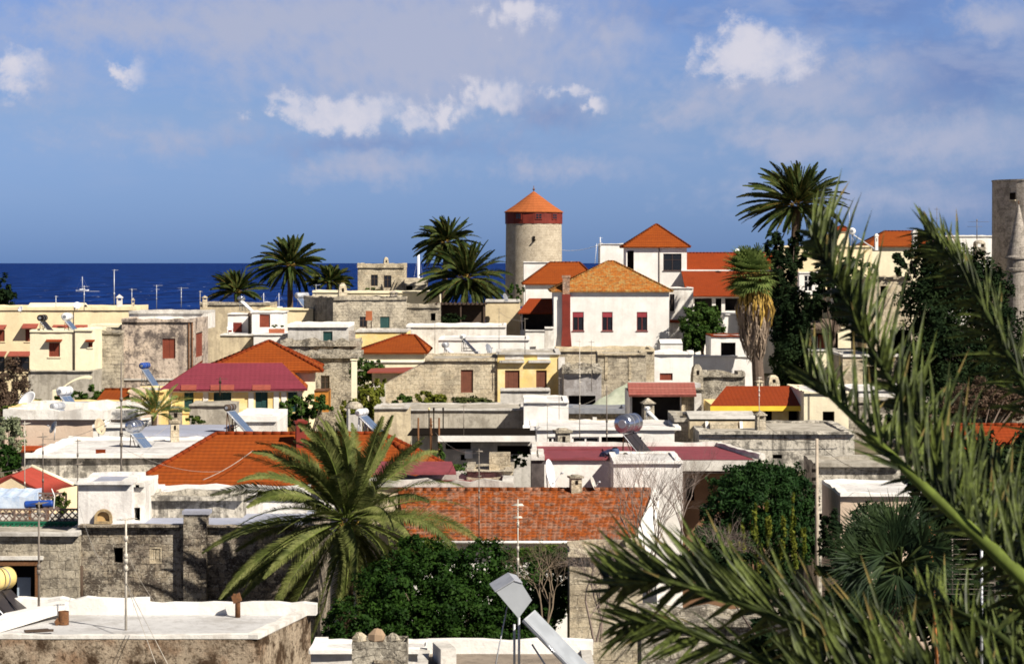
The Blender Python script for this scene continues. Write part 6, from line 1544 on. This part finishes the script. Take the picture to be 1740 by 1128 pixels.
# fan palm with its skirt of dead leaves
def fan_palm():
    D = 211; c = W(1279, 466, D); rnd = random.Random(7); k = M_(1, D)
    t = thing('fan_palm', 'tall fan palm with a thick grey skirt of dead leaves', 'palm tree', W(1291, 660, D))
    b = W(1291, 690, D); mb = MB(); mb.tube([b, b.lerp(c, .5), c], [k * 11, k * 9, k * 7], 12, smooth=False); mb.build('trunk', bark, t)
    mb = MB(); ms = MB()
    for i in range(64):
        f = i / 63; el = R(80 - 130 * f); az = i * 2.4
        d = Vector((math.cos(az) * math.cos(el), math.sin(az) * math.cos(el), math.sin(el))); d += Vector((-.2, 0, 0))
        pe = c + d * k * rnd.uniform(18, 32); ms.tube([c, pe], .03, 4, False)
        side = d.cross(Vector((0, 0, 1))).normalized(); up = side.cross(d).normalized()
        for j in range(22):
            a = R(-115 + 230 * j / 21); dv = (d * math.cos(a) + side * math.sin(a) + up * .15).normalized(); l = k * rnd.uniform(22, 32) * (.7 + .3 * math.cos(a * .6))
            q = [pe, pe + dv * l * .6, pe + dv * l * .85 + Vector((-.1, 0, -.1)) * k * 8, pe + dv * l + Vector((-.15, 0, -.3)) * k * 12]
            s2 = dv.cross(up).normalized(); strip(mb, q, [k * .5, k * 1.5, k * 1.1, 0], s2)
    cr = mb.build('crown', lf_fan, t); ms.build('leaf_stalks', lf_tan, cr)
    for nm, mat, y0, y1, w0, w1, n in (('yellowed_leaves', lf_tan, 474, 530, 24, 42, 460), ('dead_skirt', lf_dead, 520, 585, 38, 22, 760)):
        mb = MB()
        for i in range(n):
            f = rnd.random(); z0 = c.z - k * (y0 - 476 + (y1 - y0) * f); w = k * (w0 + (w1 - w0) * f) * rnd.uniform(.35, .9); az = rnd.uniform(0, 6.28)
            o = Vector((math.cos(az), math.sin(az), 0)); p = Vector((c.x + .2 * f, c.y, z0)) + o * w * .85; l = k * rnd.uniform(26, 48)
            q = [p, p + o * k * 4 + Vector((0, 0, -l * .3)), p + o * k * rnd.uniform(-3, 4) + Vector((rnd.uniform(-.1, .1), 0, -l * .7)), p + o * k * rnd.uniform(-9, 2) + Vector((rnd.uniform(-.2, .2), 0, -l))]
            s2 = Vector((-o.y, o.x, 0)) if rnd.random() < .7 else o; strip(mb, q, [k * .6, k * 1.6, k * 1.2, k * .2], s2)
        mb.build(nm, mat, t)
fan_palm()

# near palm at right: fronds crossing the view
def lance(mb, p, d, l, w, rnd, bend=Vector((0, 0, 0)), seg=4):
    q = [p]; d = d.normalized(); ds = [d]
    for k in range(seg): d = (d + bend / seg + vnoise(rnd) * .035).normalized(); q.append(q[-1] + d * l / seg); ds.append(d)
    side = d.cross(Vector((rnd.uniform(-.5, .5), -1, rnd.uniform(-.4, .4))))
    if side.length < .05: side = d.cross(Vector((1, 0, 0)))
    side.normalize(); fold = side.cross(d).normalized() * .35
    prev = None; tip = rnd.random() < .16
    for k, pt in enumerate(q):
        f = k / seg; ww = w * (.55 + .45 * min(1, f * 3)) * (1 - f ** 2.2); 
        i = mb.P([pt - side * ww + fold * ww, pt, pt + side * ww + fold * ww])
        if prev is not None:
            mb.f.append((prev, prev + 1, i + 1, i)); mb.f.append((prev + 1, prev + 2, i + 2, i + 1))
            if tip and k == seg: mb.alt |= {len(mb.f) - 1, len(mb.f) - 2}
        prev = i
def near_palm():
    c = W(1900, 1330, 8.3); t = thing('near_date_palm', 'close date palm whose broad fronds sweep in from the lower right', 'palm tree', (c.x, c.y, gz(8) - .6))
    mb = MB(); mb.tube([(c.x, c.y, gz(8) - .7), (c.x, c.y, c.z)], [.3, .26], 12, smooth=False); mb.build('trunk', palmtrunk, t)
    rnd = random.Random(77)
    def spline(ctrl, n=26):
        P_ = [W(*q) for q in ctrl]; P_ = [P_[0] * 2 - P_[1]] + P_ + [P_[-1] * 2 - P_[-2]]; out = []
        m = len(P_) - 3
        for k in range(n + 1):
            x = k / n * m; i = min(m - 1, int(x)); u = x - i; a, b, c_, d = P_[i:i + 4]
            out.append(.5 * ((2 * b) + (c_ - a) * u + (2 * a - 5 * b + 4 * c_ - d) * u * u + (3 * b - a - 3 * c_ + d) * u ** 3))
        return out
    def fr(ctrl, n, rr, sides, f0=.05, mid=None):
        """sides: (direction, tangent share, length, width, jitter, bend, first and last share of the midrib)"""
        pts = spline(ctrl); N = len(pts) - 1; m1, m2 = MB(), MB()
        m2.tube(pts, [rr * (1 - .8 * k / N) for k in range(N + 1)], 8, False)
        for k in range(n):
            f = f0 + (1 - f0) * (k + rnd.random()) / n; x = f * N; i = min(N - 1, int(x)); p = pts[i].lerp(pts[i + 1], x - i); tg = (pts[i + 1] - pts[i]).normalized()
            for (dv, ts, L, w, jt, bend, fa, fb) in sides:
                if not fa <= f <= fb: continue
                d = (Vector(dv) + tg * (ts + .5 * f * f) + vnoise(rnd) * jt).normalized(); l = L * rnd.uniform(.6, 1.12) * (1.05 - .4 * f * f)
                lance(m1, p + vnoise(rnd) * rr * .4, d, l * 1.08, w * .74 * rnd.uniform(.7, 1.15), rnd, Vector(bend) + vnoise(rnd) * .12)
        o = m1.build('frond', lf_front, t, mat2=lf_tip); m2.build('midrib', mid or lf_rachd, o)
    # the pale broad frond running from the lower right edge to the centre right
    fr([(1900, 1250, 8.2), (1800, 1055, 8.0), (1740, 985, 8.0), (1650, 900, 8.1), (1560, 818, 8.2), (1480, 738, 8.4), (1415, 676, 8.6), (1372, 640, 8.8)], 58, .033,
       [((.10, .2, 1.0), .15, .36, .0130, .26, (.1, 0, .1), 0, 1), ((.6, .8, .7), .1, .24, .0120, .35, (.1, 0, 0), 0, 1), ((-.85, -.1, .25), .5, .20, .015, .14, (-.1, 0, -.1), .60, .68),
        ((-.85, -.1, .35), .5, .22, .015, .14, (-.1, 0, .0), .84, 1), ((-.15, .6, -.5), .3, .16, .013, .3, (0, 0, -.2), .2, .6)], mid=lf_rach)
    # the long dark frond climbing to the tall palm
    fr([(1900, 1290, 8.5), (1790, 1120, 8.4), (1715, 985, 8.4), (1640, 860, 8.5), (1570, 742, 8.7), (1500, 625, 8.9), (1438, 512, 9.1), (1396, 430, 9.3), (1380, 400, 9.5)], 76, .022,
       [((.20, .2, 1.0), .08, .40, .0140, .26, (.12, 0, .08), 0, 1), ((.6, .8, .7), .05, .26, .0125, .35, (.15, 0, 0), 0, 1), ((-.6, .3, -.15), .15, .13, .017, .35, (0, 0, -.25), 0, 1), ((-.4, .9, .1), .15, .17, .016, .35, (0, 0, -.2), 0, 1), ((.1, -.5, .5), .3, .14, .014, .4, (.1, 0, .1), 0, 1)])
    # the right frond curling over the dark trees
    fr([(1960, 1150, 9.0), (1840, 880, 9.2), (1745, 665, 9.4), (1692, 562, 9.6), (1645, 478, 9.8), (1602, 420, 10.0), (1572, 392, 10.2)], 76, .020,
       [((.15, .3, .9), .1, .26, .0115, .3, (-.2, 0, 0), 0, 1), ((-.5, .5, .0), .3, .22, .0105, .3, (-.5, 0, -.4), 0, 1), ((-.2, .8, -.5), .2, .22, .011, .35, (-.3, 0, -.3), 0, 1)])
    # the low frond running left along the bottom edge
    fr([(1900, 1330, 8.0), (1720, 1240, 7.8), (1560, 1165, 7.7), (1430, 1105, 7.7), (1310, 1046, 7.8), (1200, 1003, 7.9), (1110, 984, 8.0), (1035, 1000, 8.2)], 60, .026,
       [((-.30, .1, .85), .45, .36, .0125, .24, (-.15, 0, -.05), 0, 1), ((-.2, .6, .9), .3, .36, .0130, .3, (-.1, 0, .1), 0, 1), ((-.25, .8, -.6), .3, .24, .015, .28, (-.25, 0, -.3), 0, 1), ((-.5, .2, .12), .9, .26, .012, .12, (0, 0, .1), 0, 1)])
    # a shaded frond hanging under the low one
    fr([(1900, 1420, 8.4), (1700, 1330, 8.4), (1500, 1235, 8.5), (1340, 1150, 8.6), (1200, 1085, 8.7), (1110, 1058, 8.8), (1050, 1062, 8.9)], 52, .026,
       [((-.3, .2, .6), .5, .26, .0120, .3, (-.2, 0, -.1), 0, 1), ((-.3, .7, -.5), .4, .28, .0120, .3, (-.2, 0, -.3), 0, 1), ((-.2, -.3, -.7), .5, .22, .0120, .3, (-.2, 0, -.2), .2, 1)])
    # fronds below the frame whose leaflets rise into it
    fr([(1900, 1340, 7.9), (1760, 1250, 7.6), (1620, 1205, 7.5), (1480, 1185, 7.5), (1360, 1185, 7.6)], 40, .024,
       [((-.1, 0, 1), .1, .36, .018, .25, (.05, 0, 0), 0, 1), ((.2, .5, .8), .1, .34, .016, .3, (.1, 0, 0), 0, 1)])
    fr([(1900, 1300, 8.8), (1800, 1180, 8.9), (1700, 1080, 9.0), (1610, 1030, 9.2), (1560, 1010, 9.4)], 40, .022,
       [((.1, .5, 1), .1, .24, .014, .35, (.1, 0, -.2), 0, 1), ((-.4, .6, -.3), .2, .22, .014, .35, (-.1, 0, -.3), 0, 1), ((.5, .7, .2), .2, .22, .014, .35, (0, 0, -.3), 0, 1)])
    fr([(1930, 1300, 8.8), (1850, 1120, 9.0), (1770, 960, 9.2), (1700, 830, 9.4), (1650, 750, 9.6)], 50, .022,
       [((.2, .4, 1), .1, .26, .015, .35, (.1, 0, -.1), 0, 1), ((-.5, .4, -.1), .2, .24, .014, .35, (-.1, 0, -.3), 0, 1), ((.5, .7, .3), .2, .24, .015, .35, (0, 0, -.2), 0, 1), ((-.2, .8, -.4), .2, .22, .014, .35, (0, 0, -.2), 0, 1)])
near_palm()
# stiff fan palm
def stiff_palm():
    D = 21; c = W(1530, 960, D); rnd = random.Random(5); k = M_(1, D)
    t = thing('dwarf_fan_palm', 'stiff spiky fan palm behind the near fronds at lower right', 'palm tree', W(1530, 1500, D))
    mb = MB(); mb.tube([W(1545, 2400, D), W(1540, 1200, D), c + Vector((0, .5, -k * 30))], [k * 24, k * 18, k * 9], 10, smooth=False); mb.build('trunk', palmtrunk, t)
    for i, (dx, dz, L) in enumerate(((-45, 95, 64), (-90, 60, 64), (-110, 5, 64), (20, 95, 60), (60, 65, 55), (-105, -40, 60), (80, 0, 55), (-30, 45, 60), (-70, -80, 56), (30, 20, 54), (-10, -30, 54), (60, -60, 54), (-50, 10, 60), (0, 60, 56), (-75, 85, 60), (-20, 110, 60), (-130, 30, 60), (-120, -20, 60), (-30, -60, 56), (10, -90, 56), (-60, 40, 60), (90, 40, 50))):
        pe = c + Vector((dx * k * .55, (rnd.uniform(-40, 40) if i < 22 else -90) * k, dz * k * .55)); d = (pe - c).normalized(); side = d.cross(Vector((0, -1, .2))).normalized()
        mb, ms = MB(), MB(); ms.tube([c, pe], k * 2.2, 5)
        for j in range(26):
            a = R(-70 + 140 * j / 25); dv = (d * math.cos(a) + side * math.sin(a) + Vector((0, rnd.uniform(-.25, .25), 0)) + Vector((-.1, 0, .05))).normalized(); l = k * L * rnd.uniform(1.0, 1.35)
            strip(mb, [pe, pe + dv * l * .5, pe + dv * l], [k * .9, k * 1.5, 0], dv.cross(Vector((rnd.uniform(-.4, .4), -1, rnd.uniform(-.4, .4)))).normalized())
        o = mb.build('fan_leaf', lf_blue, t); ms.build('stalk', lf_rachd, o)
stiff_palm()

# ---------------------------------------------------------------- trees and shrubs
tree('ficus_tree', 'dense dark green round tree at the bottom centre', [(740, 975, 72, 62, 58, 1.3), (660, 1000, 71, 55, 55, 1.2), (820, 970, 72, 60, 50, 1.3), (890, 1010, 71, 60, 58, 1.2), (780, 1040, 70, 70, 58, 1.3), (690, 1060, 70, 60, 50, 1.2), (600, 1060, 70, 55, 48, 1.1), (850, 1075, 69.5, 70, 45, 1.1), (740, 1085, 69.5, 60, 40, 1.0), (640, 1100, 69.5, 60, 30, 1.0), (715, 940, 72.5, 40, 34, 1.0), (935, 990, 72, 42, 55, 1.1), (920, 1060, 70, 45, 45, 1.0), (700, 1020, 76, 110, 80, .5), (860, 1020, 77, 100, 80, .5), (780, 1080, 74, 160, 50, .5), (950, 1000, 79, 34, 70, .4), (560, 1090, 70, 30, 30, .8)], 78000, .068, lf_fic, 5, .16)
tree('conifer_tree', 'green feathery conifer right of the white end wall', [(1290, 850, 86, 80, 62, 1.4), (1240, 880, 86, 50, 60, 1.2), (1350, 850, 86.5, 40, 55, 1.2), (1290, 815, 87, 75, 30, 1.2), (1220, 935, 85, 60, 45, 1.2), (1330, 915, 85, 70, 50, 1.2)], 36000, .07, lf_con, 6, .14, shape=2.4, droop=-.5)
tree('ochre_weeds', 'tall yellow-green flowering weeds before the conifer', [(x, y, 74, 4.5, h, .25) for x, y, h in ((1240, 915, 35), (1262, 905, 48), (1282, 900, 50), (1306, 895, 55), (1330, 915, 40), (1348, 895, 55), (1366, 905, 45), (1254, 950, 40), (1290, 955, 50), (1325, 960, 45), (1350, 955, 40))], 5200, .06, lf_ye, 7, .02, cat='plant', shape=2.2, limbs=12)
tree('citrus_tree', 'bushy tree before the white columned veranda', [(1190, 552, 238, 36, 34, 2.0), (1175, 575, 236, 28, 28, 1.8), (1215, 570, 236, 24, 24, 1.5), (1195, 530, 240, 26, 22, 1.5)], 9000, .20, lf_gr, 8, .18)
tree('cypress_tree', 'narrow dark cypress at the foot of the tallest palm', [(1318, 425, 240, 20, 35, 1.2), (1330, 480, 238, 26, 50, 1.5), (1356, 425, 243, 24, 30, 1.2), (1345, 550, 234, 34, 60, 2.0), (1350, 620, 230, 40, 50, 2.2)], 26000, .17, lf_dark, 9, .2, shape=2.2)
tree('cypress_tree', 'dark bushy cypress over the lean-to house', [(1400, 478, 232, 26, 26, 1.4), (1384, 520, 230, 20, 26, 1.2), (1440, 520, 228, 30, 34, 1.5), (1440, 470, 236, 26, 22, 1.4)], 9000, .17, lf_dark, 10, .2, shape=2.2)
tree('cypress_tree', 'broad black-green cypress mass at the right', [(1600, 430, 222, 46, 40, 2.0), (1590, 520, 218, 60, 70, 3.0), (1620, 620, 214, 80, 70, 3.5), (1680, 520, 222, 45, 70, 2.5), (1560, 460, 226, 26, 40, 1.6), (1535, 448, 240, 28, 30, 1.6), (1640, 480, 220, 60, 60, 2.0)], 30000, .20, lf_dark, 11, .25, shape=2.2)
tree('broad_tree', 'dark tree below the turret at the right edge', [(1730, 600, 205, 50, 70, 2.5), (1690, 660, 200, 70, 50, 2.5), (1600, 680, 196, 60, 40, 2.5)], 14000, .18, lf_dark, 12, .25)
tree('broad_tree', 'dark tree clump between the near frond stems at right', [(1510, 720, 165, 30, 30, 2.0), (1600, 700, 178, 50, 30, 2.2), (1640, 770, 130, 50, 40, 1.8), (1720, 800, 108, 60, 50, 1.8), (1800, 760, 120, 80, 60, 2.2)], 16000, .14, lf_dark, 41, .2)
tree('creeper_bush', 'brownish creeper bush above the low red roof at right', [(1660, 680, 150, 60, 36, 1.5), (1600, 760, 135, 60, 50, 1.6), (1720, 690, 150, 40, 30, 1.4)], 9000, .12, lf_brn, 13, .12, cat='shrub')
tree('dark_hedge', 'deep green hedge trees behind the near fronds at lower right', [(1670, 830, 48, 110, 85, 1.2), (1600, 900, 46, 70, 70, 1.1), (1720, 930, 44, 90, 90, 1.1), (1610, 1020, 40, 120, 80, 1.0), (1470, 1050, 40, 90, 60, .9), (1500, 900, 60, 60, 50, .8), (1415, 905, 76, 24, 40, .6), (1560, 960, 40, 70, 70, .9), (1700, 1060, 38, 100, 80, .9), (1340, 1090, 42, 90, 40, .8), (1440, 960, 50, 60, 30, .7), (1300, 1000, 50, 70, 45, .7), (1220, 960, 58, 60, 36, .7)], 52000, .085, lf_dark, 14, .1, cat='hedge')  # left-hand bushes added as the darkness of shaded frond undersides
tree('broad_tree', 'dark tree at the left edge of the sea', [(0, 500, 240, 26, 30, 2.0), (-15, 530, 240, 26, 30, 2.0)], 4500, .22, lf_dark, 15, .2)
tree('creeper_bush', 'brownish creeper over the left edge below the awnings', [(20, 650, 178, 34, 42, 1.2), (-10, 690, 172, 40, 40, 1.4)], 6000, .13, lf_brn, 16, .12, cat='shrub')
tree('hedge', 'bright green hedge in front of the small cream house wall', [(30, 692, 150, 30, 10, .6), (75, 688, 150, 30, 9, .6)], 2600, .10, lf_cit, 17, .05, cat='hedge')
tree('fig_tree', 'small leafy tree under the blotched plaster house', [(155, 675, 158, 24, 20, .9), (120, 680, 160, 26, 14, .8)], 2600, .13, lf_gr, 18, .06)
tree('almond_tree', 'pale grey-green tree at the left edge above the red sheet roof', [(15, 740, 118, 34, 30, 1.0)], 2600, .09, lf_grey, 19, .08)
tree('broad_tree', 'dark green tree at the left edge beside the red sheet roof', [(8, 780, 106, 30, 26, 1.0), (-10, 810, 104, 30, 22, 1.0)], 3200, .11, lf_fic, 20, .08)
tree('citrus_tree', 'green orange tree beside the yellow house', [(500, 700, 134, 30, 28, 1.2), (540, 690, 134, 24, 20, 1.0)], 4200, .12, lf_gr, 21, .1)
tree('citrus_tree', 'light green lemon tree left of the beige stone house', [(628, 680, 150, 26, 36, 1.2), (600, 700, 148, 22, 26, 1.0), (640, 660, 152, 18, 20, .8)], 4600, .12, lf_ye, 22, .09)
tree('citrus_tree', 'round dark tree behind the cream post', [(618, 632, 182, 26, 22, 1.2), (640, 628, 182, 20, 16, 1.0)], 3600, .13, lf_gr, 23, .1)
tree('shrub', 'yellow-green shrub before the sloping stone house wall', [(725, 682, 160, 24, 18, .8), (745, 684, 160, 18, 16, .8)], 2600, .12, lf_ye, 24, .05, cat='shrub')
tree('shrub', 'fresh green shrub left of the yellow-green one', [(685, 686, 160, 20, 16, .8)], 1500, .12, lf_gr, 25, .05, cat='shrub')
tree('shrub', 'olive-dark wide shrub below the brown door', [(802, 688, 158, 38, 16, .8)], 3200, .11, leafmat('olive_leaf', (.06, .08, .025), (.10, .11, .035), .25), 26, .05, cat='shrub')
tree('shrub', 'small green bush by the yellow house wall at left', [(335, 712, 132, 18, 8, .5)], 900, .09, lf_cit, 27, .03, cat='shrub')
tree('vine', 'climbing plants hanging in the dark shelter', [(745, 790, 124, 16, 34, .6), (790, 798, 122, 44, 12, .5), (875, 782, 122, 24, 14, .5)], 3600, .09, lf_gr, 28, .03, cat='plant')
tree('shrub', 'green bush by the windmill foot', [(875, 500, 275, 14, 26, .8)], 1200, .16, lf_gr, 29, .06, cat='shrub')
tree('hedge', 'flowering hedge under the mottled roof wall', [(720, 935, 82, 60, 20, .6), (980, 940, 80, 110, 14, .6), (900, 945, 80, 60, 14, .6)], 8000, .07, lf_cit, 30, .03, cat='hedge')
tree('vine', 'leafy climber on the left lattice panel', [(103, 858, 85, 16, 18, .4)], 900, .07, lf_cit, 31, .02, cat='plant')
tree('roof_plants', 'low green plants along the balcony of the ruined sea house', [(630, 493, 296, 20, 4, .4)], 500, .16, lf_cit, 32, .03, cat='plant')
tree('potted_plants', 'row of small plants on the yellow fascia house terrace', [(1322, 722, 126, 24, 6, .3)], 700, .08, lf_gr, 33, .02, cat='plant')
tree('broad_tree', 'dark leafy tree behind the cream house at upper right', [(1412, 440, 250, 22, 22, 1.2), (1450, 450, 250, 22, 16, 1.2), (1478, 462, 250, 18, 22, 1.0), (1430, 505, 240, 18, 26, 1.0)], 3000, .16, lf_gr, 34, .08)
# bare winter trees
bare_tree('bare_tree', 'bare twiggy tree before the tall whitewashed end wall', 1110, 1010, 74, 4.6, 3, .5, r=.035, levels=6, zb=W(0, 1010, 74).z, stems=3)
bare_tree('bare_tree', 'tangled bare bush before the warm stone pier', 1010, 1090, 64, 3.2, 9, .75, r=.035, levels=6, zb=W(0, 1090, 64).z, stems=3)
bare_tree('bare_tree', 'thin bare sapling between the white wall and the conifer', 1165, 930, 82, 3.0, 14, .4, r=.03, levels=5, zb=W(0, 930, 82).z, stems=2)
bare_tree('bare_tree', 'brownish bare shrub right of the round green tree', 930, 1040, 68, 2.6, 17, .7, r=.03, levels=6, zb=W(0, 1060, 68).z, stems=3, mat=simple('brown_twigs', (.20, .15, .10), .95))
bare_tree('bare_tree', 'bare branching stump at lower right of the warm pier', 1180, 1010, 66, 2.4, 23, .7, r=.03, levels=6, zb=W(0, 1010, 66).z, stems=3)
bare_tree('bare_tree', 'bare creeper twigs at the far left below the awnings', 18, 690, 168, 3.2, 26, .6, r=.04, levels=5, zb=W(0, 700, 168).z, stems=2, mat=woodd)
for l, n in LABELS.items():
    if len(n) > 1: print('DUPLICATE LABEL', l, n)
